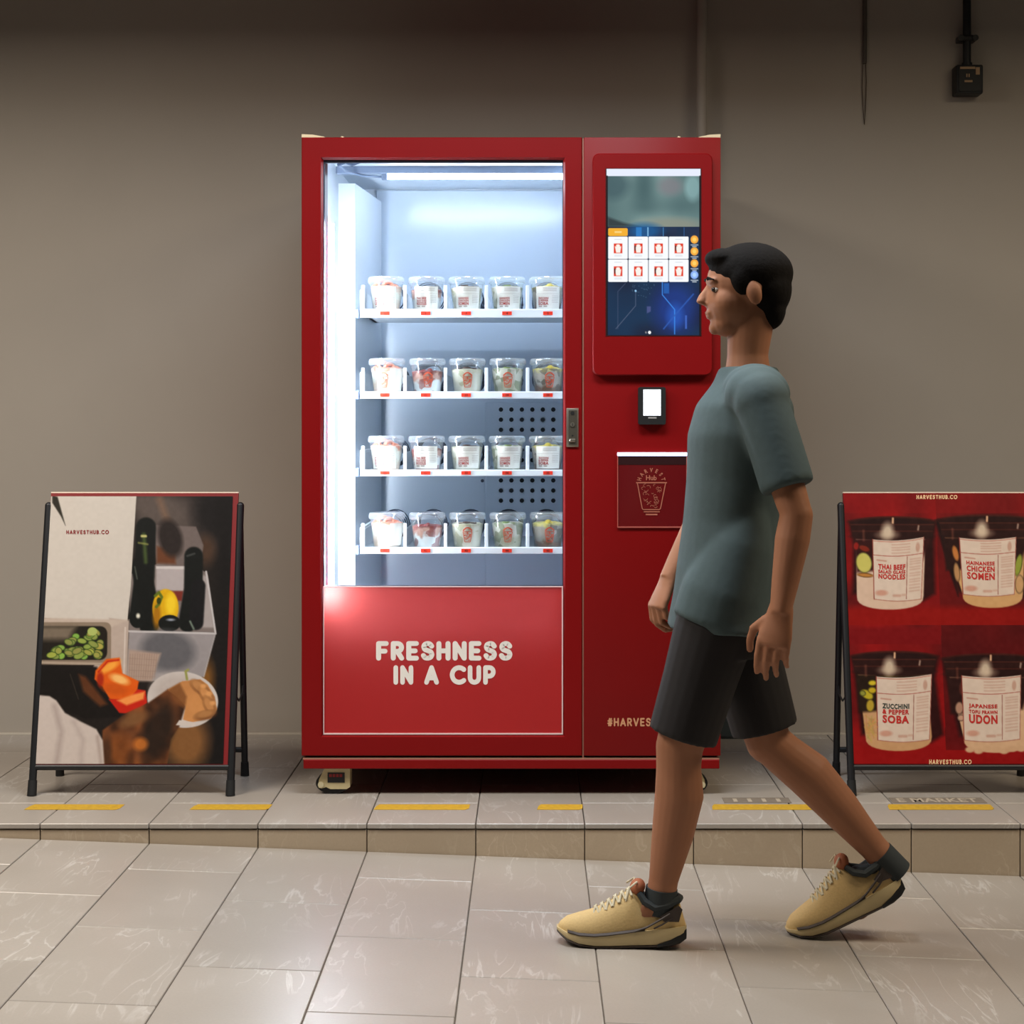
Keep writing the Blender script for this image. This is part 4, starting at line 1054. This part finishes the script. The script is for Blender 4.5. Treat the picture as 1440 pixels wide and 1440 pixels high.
poster_text(None, 218, 393, 237, 254, invA, PA, pa, mat('poster_dark_red', (128, 24, 26), .6), 'web_address', txt=stroke_text('HARVESTHUB.CO', .22, .20))

# ---- right poster: four food cups on red, in the frame of an 882 x 1440 enlargement
standB = a_frame('black poster stand with red poster of four labelled food cups', (1.272, 0, 0))
W, H = 330, 440
uu, vv = np.meshgrid(np.linspace(0, 1, W), np.linspace(0, 1, H))
def warpB(u, v): return 120 + 70 * v + u * (800 + 14 * v), 65 + v * 1120
def invB(x, y):
    v = (y - 65) / 1120; return (x - 120 - 70 * v) / (800 + 14 * v), v
c = Canvas(*warpB(uu, vv), (128, 8, 12))
n1 = c.noise(8, 10, 21); n2 = c.noise(50, 70, 22)
mid = 513 + (c.Y - 65) * .062; top = c.Y < 618
qa = np.stack([96 + 60 * n1, 7 + 6 * n1, 10 + 5 * n1], -1)
c.put(np.ones_like(c.X), qa)
c.put(((c.X > mid) & (c.Y > 65)) * 1.0, np.stack([84 + 40 * n1, 8 + 4 * n1, 10 + 3 * n1], -1))
c.put((c.Y < 150) * 1.0, (142, 10, 14), .5)
c.put(np.clip((c.Y - 530) / 30, 0, 1) * (c.Y < 620), (150, 12, 6), .9); c.put(np.clip((c.Y - 620) / 20, 0, 1) * (c.Y < 700) * (c.X < mid), (124, 6, 12), .9)
c.put(np.clip((c.Y - 1090) / 40, 0, 1), (156, 8, 10), .9); c.put(((c.Y > 620) & (c.X > mid) & (c.Y < 1130)) * 1.0, (84, 6, 10), .6)
c.put(((c.Y > 900) & (c.X < mid) & (c.X > 470)) * 1.0, (150, 8, 12), .6)
LABELS = []
def poster_cup(lx0, lx1, ly, bx0, bx1, by, lab, body, food, spots, lean=0):
    """lid span, lid top, bottom span and y, label quad (TL, TR, BR, BL)"""
    lw = lx1 - lx0; cx_ = (lx0 + lx1) / 2
    c.poly([(lx0 - 4, ly + 20), (lx1 + 10, ly + 20), (lx1 - 4, ly + 110), (bx1 + 60, by - 60), (bx1 + 10, by - 30), (bx0 - 20, by - 60), (lx0 + 18, ly + 120)], (30, 8, 8), soft=20, alpha=.85)
    bw = (bx1 - bx0) / 2 + 6; bcx = (bx0 + bx1) / 2 + 4
    c.poly([(lx0 + 28, ly + 95), (lx1 - 40, ly + 95)] + [(bcx + bw * math.cos(math.radians(a_)), by - 52 + 58 * abs(math.sin(math.radians(a_))) ** .7) for a_ in range(0, 181, 12)], body, soft=5)
    c.poly([(lx0 + 20, ly + 95), (lx1 - 20, ly + 95), (lx1 - 60, by - 170), (lx0 + 36, by - 150)], food, soft=14)
    for x, y, rx, ry, col, ro in spots: c.ell(x, y, rx, ry, tuple(v * .55 for v in col), rot=ro, soft=4); c.ell(x, y, rx - 4, ry - 4, col, rot=ro, soft=4)
    c.ell(cx_, ly + 22, lw / 2, 24, (70, 24, 18), soft=5); c.poly([(lx0, ly + 22), (lx1, ly + 22), (lx1 - 12, ly + 84), (lx0 + 14, ly + 84)], (44, 16, 13), soft=6); c.ell(cx_, ly + 84, lw / 2 - 14, 18, (40, 14, 12), soft=6)
    c.ell(cx_, ly + 22, lw / 2 - 14, 16, (36, 12, 11), soft=6)
    c.line([(lx0 + 6, ly + 34), (lx1 - 6, ly + 34)], 4, (120, 60, 44), soft=5, alpha=.5); c.line([(lx0 + 14, ly + 62), (lx1 - 12, ly + 62)], 4, (104, 48, 36), soft=5, alpha=.5)
    c.ell(cx_ - 20, ly + 62, 24, 34, (226, 206, 180), soft=26, alpha=.9); c.ell(cx_ - 20, ly + 78, 40, 16, (220, 196, 170), soft=20, alpha=.7)
    c.line([(cx_ + 2, ly + 8), (cx_ + 2, ly + 26)], 8, (240, 190, 150), soft=6); c.line([(lx1 - 70, ly + 40), (lx1 - 72, ly + 56)], 7, (220, 190, 170), soft=6, alpha=.7); c.line([(lx0 + 60, ly + 60), (lx0 + 62, ly + 100)], 8, (150, 90, 70), soft=10, alpha=.5)
    tl, tr, br, bl = lab
    arcp = lambda p0, p1, s: [(p0[0] + (p1[0] - p0[0]) * i / 8, p0[1] + (p1[1] - p0[1]) * i / 8 + s * math.sin(math.pi * i / 8)) for i in range(9)]
    c.poly(arcp(tl, tr, 9) + arcp(br, bl, 9), (226, 204, 186), soft=3)
    c.line(arcp((tl[0] + 4, tl[1] + 6), (tr[0] - 4, tr[1] + 6), 9), 3, (196, 120, 104), soft=2); c.line([tl, bl], 4, (150, 66, 54), soft=2); c.line([tr, br], 3, (176, 104, 90), soft=2); c.line(arcp(bl, br, 9), 3, (176, 110, 92), soft=2)
    def lp(u, v):
        a = (tl[0] + (tr[0] - tl[0]) * u, tl[1] + (tr[1] - tl[1]) * u); b = (bl[0] + (br[0] - bl[0]) * u, bl[1] + (br[1] - bl[1]) * u)
        return (a[0] + (b[0] - a[0]) * v, a[1] + (b[1] - a[1]) * v + 9 * math.sin(math.pi * u))
    c.line([lp(i / 8, .26) for i in range(9)], 3, (176, 92, 80), soft=2); c.line([lp(.685, .28), lp(.685, .97)], 3, (150, 84, 74), soft=2)
    for v in (.07, .12, .16, .21): c.line([lp(.38 + i * .05, v) for i in range(8)], 5, (206, 164, 146), soft=4, alpha=.8)
    c.ell(*lp(.89, .15), 9, 20, (190, 140, 120), soft=5, alpha=.7)
    for v in (.33, .37, .41, .46, .50, .56, .60, .66, .70, .75, .80, .85): c.line([lp(.75, v), lp(.95, v)], 6, (206, 166, 148), soft=5, alpha=.75)
    c.ell(*lp(.16, .88), 26, 12, (206, 144, 122), soft=8, alpha=.8); c.line([lp(.42, .91), lp(.55, .91)], 11, (200, 150, 130), soft=6, alpha=.7); c.line([lp(.60, .9), lp(.66, .9)], 9, (206, 160, 140), soft=6, alpha=.6); c.line([lp(.08, .34), lp(.26, .345)], 6, (190, 130, 112), soft=4, alpha=.7)
    LABELS.append(lp)
cream = (222, 190, 166); tan = (206, 158, 112)
c.poly([(515, 180), (560, 180), (620, 500), (590, 420)], (22, 8, 9), soft=14)
poster_cup(150, 515, 165, 190, 462, 550, ((250, 262), (468, 252), (462, 512), (262, 512)), cream, (52, 14, 14),
           [(180, 290, 14, 18, (150, 30, 24), 0), (215, 300, 26, 14, (130, 40, 24), 20), (215, 360, 34, 44, (206, 196, 100), -15), (222, 412, 34, 10, (196, 130, 60), 5)])
poster_cup(530, 940, 158, 640, 885, 543, ((620, 255), (862, 252), (858, 492), (640, 492)), (214, 166, 112), (40, 14, 12),
           [(605, 320, 14, 34, (196, 120, 60), -15), (612, 400, 14, 40, (190, 140, 92), -8), (874, 370, 16, 46, (150, 160, 60), 10), (880, 450, 20, 40, (206, 160, 110), 0)])
poster_cup(172, 532, 728, 240, 508, 1128, ((278, 832), (512, 822), (508, 1088), (290, 1090)), tan, (38, 22, 12),
           [(240, 905, 30, 18, (196, 176, 40), 30), (262, 858, 18, 12, (216, 190, 40), 0), (262, 888, 18, 14, (206, 176, 36), 0), (222, 900, 14, 12, (150, 150, 60), 20), (255, 950, 18, 26, (190, 160, 50), 0), (340, 815, 70, 18, (170, 150, 60), 0)])
for i in range(40): c.line([(228 + rs.random() * 50, 985 + rs.random() * 100), (240 + rs.random() * 50, 1000 + rs.random() * 100)], 4, (168 + rs.random() * 50, 124 + rs.random() * 40, 86), soft=4, alpha=.7)
poster_cup(560, 960, 738, 655, 925, 1135, ((640, 828), (890, 826), (890, 1086), (655, 1090)), (220, 178, 140), (44, 16, 14),
           [(720, 826, 60, 12, (216, 120, 40), 0), (632, 960, 18, 26, (186, 140, 116), 0), (640, 1000, 16, 14, (206, 160, 134), 0), (640, 880, 14, 30, (84, 36, 30), 0)])
for i in range(7): c.ell(680 + i * 36, 1128 + 6 * math.sin(i * 2), 20, 12, (214, 172, 134), soft=6)
c.a += (n2[..., None] - .5) * 8
PB = (-.2925, .2925, .0925, .9060)
def placeB(u, v): return board_pt(PB[0] + u * (PB[1] - PB[0]), PB[3] + v * (PB[2] - PB[3]), .0075)
pb = obj('poster_print', print_mesh('poster_print', c, placeB, attr_mat('poster_ink_cups'), 0.94), standB)
M_GOLD = mat('poster_cream_ink', (236, 196, 150), .6); M_PR = mat('poster_red_ink', (186, 34, 28), .6); M_PD = mat('poster_dark_ink', (44, 56, 50), .6)
poster_text(None, 433, 608, 73, 91, invB, PB, pb, M_GOLD, 'web_address', txt=stroke_text('HARVESTHUB.CO', .22, .20))
poster_text(None, 508, 687, 1168, 1187, invB, PB, pb, M_GOLD, 'web_address', txt=stroke_text('HARVESTHUB.CO', .22, .20))
def label_text(lp, lines):
    for s, v0, v1, m, u1 in lines:
        vs_, fs_, w = font_mesh(s, .04, 1.14); out = []
        for vx, vy in vs_:
            x, y = lp(.10 + vx / w * (u1 - .10), v1 + vy * (v0 - v1)); u, v = invB(x, y)
            out.append(board_pt(PB[0] + u * (PB[1] - PB[0]), PB[3] + v * (PB[2] - PB[3]), .0083))
        MB().add(out, fs_).build('dish_name', m, pb, 0)
label_text(LABELS[0], [('THAI BEEF', .40, .485, M_PR, .65), ('SALAD GLASS', .495, .55, M_PR, .65), ('NOODLES', .56, .645, M_PR, .65)])
label_text(LABELS[1], [('HAINANESE', .39, .46, M_PR, .62), ('CHICKEN', .475, .575, M_PR, .62), ('SOMEN', .59, .715, M_PR, .62)])
label_text(LABELS[2], [('ZUCCHINI', .41, .49, M_PD, .60), ('& PEPPER', .50, .575, M_PR, .60), ('SOBA', .59, .715, M_PR, .60)])
label_text(LABELS[3], [('JAPANESE', .42, .50, M_PR, .60), ('TOFU PRAWN', .515, .57, M_PR, .60), ('UDON', .585, .725, M_PR, .60)])

# ------------------------------------------------------------------ the walking person
def blob(name, mb, voxel, smooth, m, parent, loc=None):
    me = mb.mesh(name, m, 0)
    o = bpy.data.objects.new(name, me); COL.objects.link(o)
    md = o.modifiers.new('r', 'REMESH'); md.mode = 'VOXEL'; md.voxel_size = voxel; md.use_smooth_shade = True
    sm = o.modifiers.new('s', 'SMOOTH'); sm.factor = .5; sm.iterations = smooth
    dg = bpy.context.evaluated_depsgraph_get()
    me2 = bpy.data.meshes.new_from_object(o.evaluated_get(dg)); me2.name = name
    bpy.data.objects.remove(o); bpy.data.meshes.remove(me)
    me2.materials.clear(); me2.materials.append(m)
    me2.polygons.foreach_set('use_smooth', [True] * len(me2.polygons))
    return obj(name, me2, parent)

def loft(mb, rings, n=24):
    """rings: (centre, axis_u * r, axis_v * r) ellipses joined in order, flat ends"""
    vs_ = []
    for ctr, u, v in rings:
        ctr, u, v = Vector(ctr), Vector(u), Vector(v)
        for k in range(n):
            a = 2 * math.pi * k / n; vs_.append(ctr + u * math.cos(a) + v * math.sin(a))
    m_ = len(rings)
    fs_ = [(i * n + k, i * n + (k + 1) % n, (i + 1) * n + (k + 1) % n, (i + 1) * n + k) for i in range(m_ - 1) for k in range(n)]
    fs_ += [tuple(range(n - 1, -1, -1)), tuple(range((m_ - 1) * n, m_ * n))]
    return mb.add(vs_, fs_)
def limb_rings(pts, radii):
    """round tapered limb through 3D points"""
    pts = [Vector(p) for p in pts]; out = []
    for i, p in enumerate(pts):
        d = (pts[min(i + 1, len(pts) - 1)] - pts[max(i - 1, 0)]).normalized()
        s = d.cross(Vector((0, 1, 0))).normalized(); t = d.cross(s).normalized()
        r = radii[i]; ru, rv = r if isinstance(r, tuple) else (r, r)
        out.append((p, s * ru, t * rv))
    return out
def lerp(a, b, t): return Vector(a) + (Vector(b) - Vector(a)) * t

M_SKIN = mat('tan_skin', (156, 106, 78), 0.6, spec=.3, var=.06, scale=20)
M_SHIRT = mat('teal_grey_cotton', (62, 78, 80), 0.85, var=.1, scale=60, bump=.1)
M_SHORT = mat('black_cotton', (24, 20, 21), 0.85, var=.15, scale=60)
M_HAIR = mat('dark_hair', (16, 13, 12), 0.9, spec=.15, var=.3, scale=120, bump=.3)

PX, PY = 0.47, -1.12
person = thing('person', 'person in teal t-shirt and black shorts striding left past the machine', 'person', (PX, PY, floor_z(PX)))
def pw(o): o.location = (-PX, -PY, -floor_z(PX)); return o

hipL, kneeL, ankL = (.463, -1.215, .752), (.350, -1.195, .364), (.306, -1.17, -.008)
hipR, kneeR, ankR = (.470, -1.035, .752), (.580, -1.040, .352), (.880, -1.035, .045)
shL, elL, wrL = (.525, -1.300, 1.190), (.600, -1.365, .920), (.562, -1.375, .700)
shR, elR, wrR = (.520, -.945, 1.190), (.450, -.920, .922), (.340, -.985, .738)
HC = Vector((.512, PY, 1.438))             # middle of the head
body = MB()
UX, UY = Vector((1, 0, 0)), Vector((0, 1, 0))
def torso(mb, rows, g=0.0):
    loft(mb, [((x, PY, z), UX * (rx + g), UY * (ry + g)) for z, x, rx, ry in rows], 28)
TORSO = [(.66, .468, .108, .160), (.72, .470, .116, .168), (.80, .474, .108, .155), (.90, .482, .100, .140), (1.00, .494, .108, .150), (1.10, .504, .116, .165), (1.17, .512, .104, .160), (1.225, .520, .070, .105), (1.255, .522, .060, .07)]
torso(body, TORSO)
for s_, a_, b_ in ((shL, elL, wrL), (shR, elR, wrR)):
    body.ellipsoid(lerp(s_, a_, .06), (.044, .044, .046))
    loft(body, limb_rings([lerp(s_, a_, .05), lerp(s_, a_, .5), lerp(s_, a_, .9), a_, lerp(a_, b_, .25), lerp(a_, b_, .7), b_], [.048, .044, .038, .038, .040, .031, (.024, .029)]), 16)
    body.ellipsoid(a_, (.038, .038, .038))
for h_, k_, a_ in ((hipL, kneeL, ankL), (hipR, kneeR, ankR)):
    back = (Vector(k_) - Vector(h_)).cross(Vector((0, 1, 0))).normalized()
    calf = (Vector(a_) - Vector(k_)).cross(Vector((0, -1, 0))).normalized()
    if calf.x < 0: calf = -calf
    loft(body, limb_rings([h_, lerp(h_, k_, .35), lerp(h_, k_, .8), k_, lerp(k_, a_, .12) + calf * .004, lerp(k_, a_, .3) + calf * .014, lerp(k_, a_, .55) + calf * .010, lerp(k_, a_, .85) + calf * .002, a_],
                          [.070, .076, .062, (.056, .054), .053, .058, .050, .035, .036]), 20)
    body.ellipsoid(k_, (.056, .052, .056)); body.ellipsoid((h_[0], PY + (h_[1] - PY) * .85, h_[2] - .03), (.09, .075, .08))
# feet inside the shoes
body.capsule(ankL, (ankL[0] - .11, ankL[1], ankL[2] - .06), .035, .03)
body.capsule(ankR, (ankR[0] - .08, ankR[1], ankR[2] - .10), .034, .03)
# neck and head, facing -X
loft(body, [((.520, PY, 1.225), UX * .058, UY * .062), ((.520, PY, 1.29), UX * .049, UY * .050), ((.528, PY, 1.37), UX * .056, UY * .052), ((.534, PY, 1.42), UX * .055, UY * .052)], 20)
hd = lambda x, y, z: (HC.x + x, HC.y + y, HC.z + z)
body.ellipsoid(hd(.008, 0, .030), (.098, .076, .084), 24, 16)          # skull
body.ellipsoid(hd(-.028, 0, -.020), (.064, .064, .075), 20, 14)        # face
body.ellipsoid(hd(-.042, 0, -.072), (.040, .044, .032), 16, 12)        # jaw and chin
body.ellipsoid(hd(-.070, 0, -.084), (.016, .020, .016), 12, 8)
loft(body, [(hd(-.082, 0, .020), UX * .008, UY * .008), (hd(-.098, 0, -.006), UX * .012, UY * .011), (hd(-.104, 0, -.022), UX * .013, UY * .017), (hd(-.088, 0, -.030), UX * .008, UY * .014)], 12)  # nose
body.ellipsoid(hd(-.078, 0, .028), (.014, .050, .012), 16, 8)          # brow
body.ellipsoid(hd(-.084, 0, -.047), (.011, .022, .0055), 14, 8); body.ellipsoid(hd(-.082, 0, -.057), (.010, .019, .006), 14, 8)   # lips
for s in (-1, 1):
    body.ellipsoid(hd(.014, s * .076, -.004), (.019, .010, .030), 14, 10, rot=(0, -.25, 0))
    body.ellipsoid(hd(-.040, s * .030, -.022), (.040, .034, .045), 16, 10)

def hand(mb, wrist, fwd, out_, curl):
    """palm and five bent fingers: fwd = wrist to knuckles, out_ = back-of-hand normal"""
    f = Vector(fwd).normalized(); o = Vector(out_); o = (o - f * o.dot(f)).normalized(); s = f.cross(o).normalized()   # s: across the palm, +s = thumb side
    w_ = Vector(wrist)
    loft(mb, [(w_ - f * .015, s * .028, o * .022), (w_ + f * .02, s * .034, o * .017), (w_ + f * .050, s * .040, o * .016), (w_ + f * .076, s * .040, o * .0135)], 20)
    for i, (off, ln) in enumerate(((.0315, .080), (.0108, .090), (-.0102, .085), (-.0310, .068))):
        p = w_ + f * (.074 - .006 * abs(i - 1.3)) + s * off; d = f.copy(); ang = 0
        segs = (.46, .32, .24); r = .0102 - .0005 * i
        for j, sg in enumerate(segs):
            ang += curl[j] + .06 * i
            d = f * math.cos(ang) - o * math.sin(ang)
            q = p + d * ln * sg
            mb.capsule(p, q, r, r - .0009, 10); p = q; r -= .0008
    p = w_ + f * .022 + s * .030 - o * .004
    for d, ln, r in (((f * .62 + s * .62 - o * .30), .040, .0125), ((f * .88 + s * .22 - o * .42), .032, .0105), ((f * .86 - s * .05 - o * .5), .024, .0095)):
        q = p + d.normalized() * ln; mb.capsule(p, q, r, r - .001, 10); p = q
hand(body, wrR, (-.045, -.02, -.10), (-.80, -.35, .35), (.55, .75, .6))
hand(body, wrL, (-.022, -.004, -.10), (-.45, -1.0, 0), (.14, .26, .24))
bd = pw(blob('body', body, .0038, 5, M_SKIN, person))
bd['label'] = 'tan skin, curled hand swung forward'

# hair, eyes
hair = MB()
hair.ellipsoid(hd(.016, 0, .048), (.102, .083, .074), 24, 16)
hair.ellipsoid(hd(.050, 0, .010), (.064, .076, .074), 20, 14)
hair.ellipsoid(hd(.062, 0, -.036), (.038, .058, .052), 16, 12)
for s in (-1, 1): hair.ellipsoid(hd(-.010, s * .066, .030), (.030, .016, .040), 14, 10)
hair.ellipsoid(hd(-.052, 0, .082), (.044, .058, .026), 16, 10)
pw(blob('hair', hair, .005, 3, M_HAIR, person))
for s in (-1, 1):
    e = pw(MB().ellipsoid(hd(-.072, s * .034, .006), (.010, .012, .0062), 14, 10).build('eye', mat('eye_white', (214, 206, 196), .25), person))
    MB().ellipsoid(hd(-.0775, s * .039, .006), (.0058, .0072, .0058), 12, 8).build('iris', mat('dark_iris', (30, 20, 14), .2), e)
    pw(MB().tube([hd(-.088, s * .012, .030), hd(-.090, s * .028, .034), hd(-.078, s * .048, .029)], [.003, .0042, .002], 6).build('eyebrow', M_HAIR, person))

# t-shirt: torso and two short sleeves, open hems
sh = MB()
rows = [(.640, .470, .144, .200)] + [(z, x, rx + .012, ry + .012) for z, x, rx, ry in TORSO[1:8]] + [(1.262, .522, .070, .078)]
rows[2] = (.80, .474, .122, .166); rows[3] = (.90, .482, .116, .154)
torso(sh, rows)
for s_, a_ in ((shL, elL), (shR, elR)):
    e = lerp(s_, a_, .78)
    loft(sh, limb_rings([lerp(s_, a_, -.12), s_, lerp(s_, a_, .35), e], [.050, .062, .063, .063]), 20)
    sh.ellipsoid(lerp(s_, a_, .05), (.066, .064, .070)); sh.ellipsoid((s_[0], PY + (s_[1] - PY) * .80, s_[2] + .004), (.078, .075, .066)); sh.ellipsoid((s_[0], PY + (s_[1] - PY) * .55, s_[2] + .02), (.075, .08, .058))
for h_, k_ in ((hipL, kneeL), (hipR, kneeR)):
    loft(sh, limb_rings([lerp(h_, k_, -.55), lerp(h_, k_, -.25), lerp(h_, k_, .05), lerp(h_, k_, .25)], [.03, .078, .104, .106]), 22)
pw(blob('t_shirt', sh, .005, 30, M_SHIRT, person))
# shorts: hips and two legs to above the knee
so = MB()
torso(so, [(.58, .468, .114, .160), (.66, .468, .120, .170), (.72, .471, .114, .160)])
for h_, k_ in ((hipL, kneeL), (hipR, kneeR)):
    loft(so, limb_rings([lerp(h_, k_, .16), lerp(h_, k_, .3), lerp(h_, k_, .6), lerp(h_, k_, .93)], [.094, .095, .087, .082]), 22)
    so.ellipsoid((h_[0], PY + (h_[1] - PY) * .9, h_[2] - .06), (.104, .088, .09))
pw(blob('shorts', so, .005, 6, M_SHORT, person))

# trainers
M_SHOE = mat('beige_mesh_upper', (206, 176, 120), 0.75, var=.12, scale=200, bump=.15)
M_MID = mat('cream_midsole', (204, 184, 138), 0.6, var=.1)
M_DK = mat('dark_line_rubber', (62, 52, 48), 0.6)
M_COLL = mat('charcoal_collar', (46, 52, 54), 0.8)
M_OUT = mat('black_outsole', (16, 16, 18), 0.6)
M_LACE = mat('pale_laces', (206, 196, 168), 0.8)
M_TAB = mat('rust_tongue', (160, 92, 58), 0.7)
SL = .297
# s: 0 heel .. 1 toe -> half width, sole underside, sole top, upper top
ST = [(0.0, .026, .020, .050, .060), (.04, .031, .010, .048, .106), (.12, .036, .004, .046, .100), (.22, .037, .001, .043, .086), (.32, .037, .000, .040, .108), (.40, .038, .000, .037, .132), (.50, .041, .000, .034, .116), (.60, .044, .000, .031, .098), (.72, .047, .001, .029, .082), (.84, .045, .006, .031, .072), (.93, .036, .015, .036, .064), (.985, .020, .025, .041, .052), (1.0, .008, .031, .042, .045)]
def shoe(base, tilt, label):
    """base: heel on the ground, toe toward -X; tilt lifts the heel about the toe"""
    Mx = Matrix.Translation(base) @ Matrix.Translation((-SL * .82, 0, 0)) @ Matrix.Rotation(tilt, 4, 'Y') @ Matrix.Translation((SL * .82, 0, 0))
    def P(s, y, z): return tuple(Mx @ Vector((-s * SL, y, z)))
    n = 24
    # upper: arches on the sole
    vs_ = []
    for s, w, z0, z1, zt in ST:
        for k in range(13):
            a = math.pi * k / 12; cy = math.cos(a); sz = math.sin(a)
            y = w * .97 * math.copysign(abs(cy) ** .75, cy) * (1 - .32 * sz ** 3 * min(1, (zt - z1) / .07)); vs_.append(P(s, y, z1 - .006 + (zt - z1 + .006) * sz ** .8))
    fs_ = [(i * 13 + k, i * 13 + k + 1, (i + 1) * 13 + k + 1, (i + 1) * 13 + k) for i in range(len(ST) - 1) for k in range(12)] + [tuple(range(13)), tuple(range(len(ST) * 13 - 1, len(ST) * 13 - 14, -1))]
    up = pw(MB().add(vs_, fs_).build('shoe', M_SHOE, person, 60)); up['label'] = label
    def band(name, zf, grow, m, s0=0.0, s1=1.0):
        vs_, cnt = [], 0
        for s, w, z0, z1, zt in ST:
            if s < s0 - 1e-6 or s > s1 + 1e-6: continue
            za, zb = zf(z0, z1, s); cnt += 1
            for y, z in ((w + grow, zb), (w + grow + .003, (za + zb) / 2), (w + grow - .002, za), (-w - grow + .002, za), (-w - grow - .003, (za + zb) / 2), (-w - grow, zb)): vs_.append(P(s + (-.012 if s == 0 else (.012 if s == 1 else 0)), y, z))
        fs_ = [(i * 6 + k, i * 6 + (k + 1) % 6, (i + 1) * 6 + (k + 1) % 6, (i + 1) * 6 + k) for i in range(cnt - 1) for k in range(6)] + [tuple(range(6)), tuple(range(cnt * 6 - 1, cnt * 6 - 7, -1))]
        return MB().add(vs_, fs_).build(name, m, up, 50)
    band('midsole', lambda a, b, s: (a + .005, b), .004, M_MID)
    band('outsole', lambda a, b, s: (a, a + .007), .003, M_DK)
    band('heel_tread', lambda a, b, s: (a - .0005, a + .024 - s * .075), .0062, M_OUT, 0, .22)
    band('dark_line', lambda a, b, s: (b - .001, b + .006), .0035, M_DK, .3, .93)
    # collar
    cv = MB()
    for y in (-1, 1):
        pts = [P(.03, 0, .108), P(.05, y * .020, .108), P(.14, y * .030, .098), P(.24, y * .031, .092), P(.32, y * .029, .106), P(.36, y * .020, .124)]
        cv.tube(pts, [.008, .0085, .0095, .0095, .009, .007], 8)
    cv.ellipsoid(P(.19, 0, .09), (.045, .028, .012), 14, 8)
    cv.build('collar', M_COLL, up)
    for y in (-1, 1):
        hc = MB()
        hc.add([P(.05, y * .0365, .060), P(.17, y * .0405, .062), P(.20, y * .0395, .074), P(.10, y * .036, .090), P(.05, y * .033, .098), P(.02, y * .031, .088)] , [(0, 1, 2, 3, 4, 5)])
        hc.tube([P(.12, y * .0385, .080), P(.20, y * .0405, .066), P(.30, y * .0425, .050), P(.40, y * .044, .040)], .0028, 6)
        hc.tube([P(.10, y * .0375, .070), P(.18, y * .041, .056), P(.25, y * .042, .046)], .0022, 6)
        hc.build('heel_stripe', M_DK, up)
    tg = MB().ellipsoid(P(.37, 0, .134), (.018, .026, .020), 14, 10, rot=(0, .6 + tilt, 0)); tg.build('tongue', M_TAB, up)
    lc = MB()
    for i in range(6):
        s = .42 + i * .052; zt = np.interp(s, [q[0] for q in ST], [q[4] for q in ST])
        for sg in (-1, 1):
            lc.tube([P(s, -.022 * sg, zt - .010), P(s + .018, -.008 * sg, zt + .001), P(s + .03, .008 * sg, zt - .002), P(s + .046, .023 * sg, zt - .018)], .003, 6)
    lc.tube([P(.41, .0, .133), P(.38, -.02, .150), P(.44, -.035, .140), P(.47, -.042, .110)], .0024, 6); lc.tube([P(.41, .0, .133), P(.39, .02, .150), P(.45, .034, .135)], .0024, 6)
    lc.build('laces', M_LACE, up)
    return up
xL = .363
shoe((xL, -1.170, floor_z(.22) + .001), 0.0, 'beige trainer planted flat on the floor')
xR = .935
shoe((xR, -1.035, floor_z(.75) + .004), math.radians(-24), 'beige trainer pushing off behind')
for ank, k_, nm in ((ankL, kneeL, 'sock'), (ankR, kneeR, 'sock')):
    pw(loft(MB(), limb_rings([lerp(ank, k_, -.06), lerp(ank, k_, .10)], [.038, .038]), 18).build(nm, M_COLL, person))
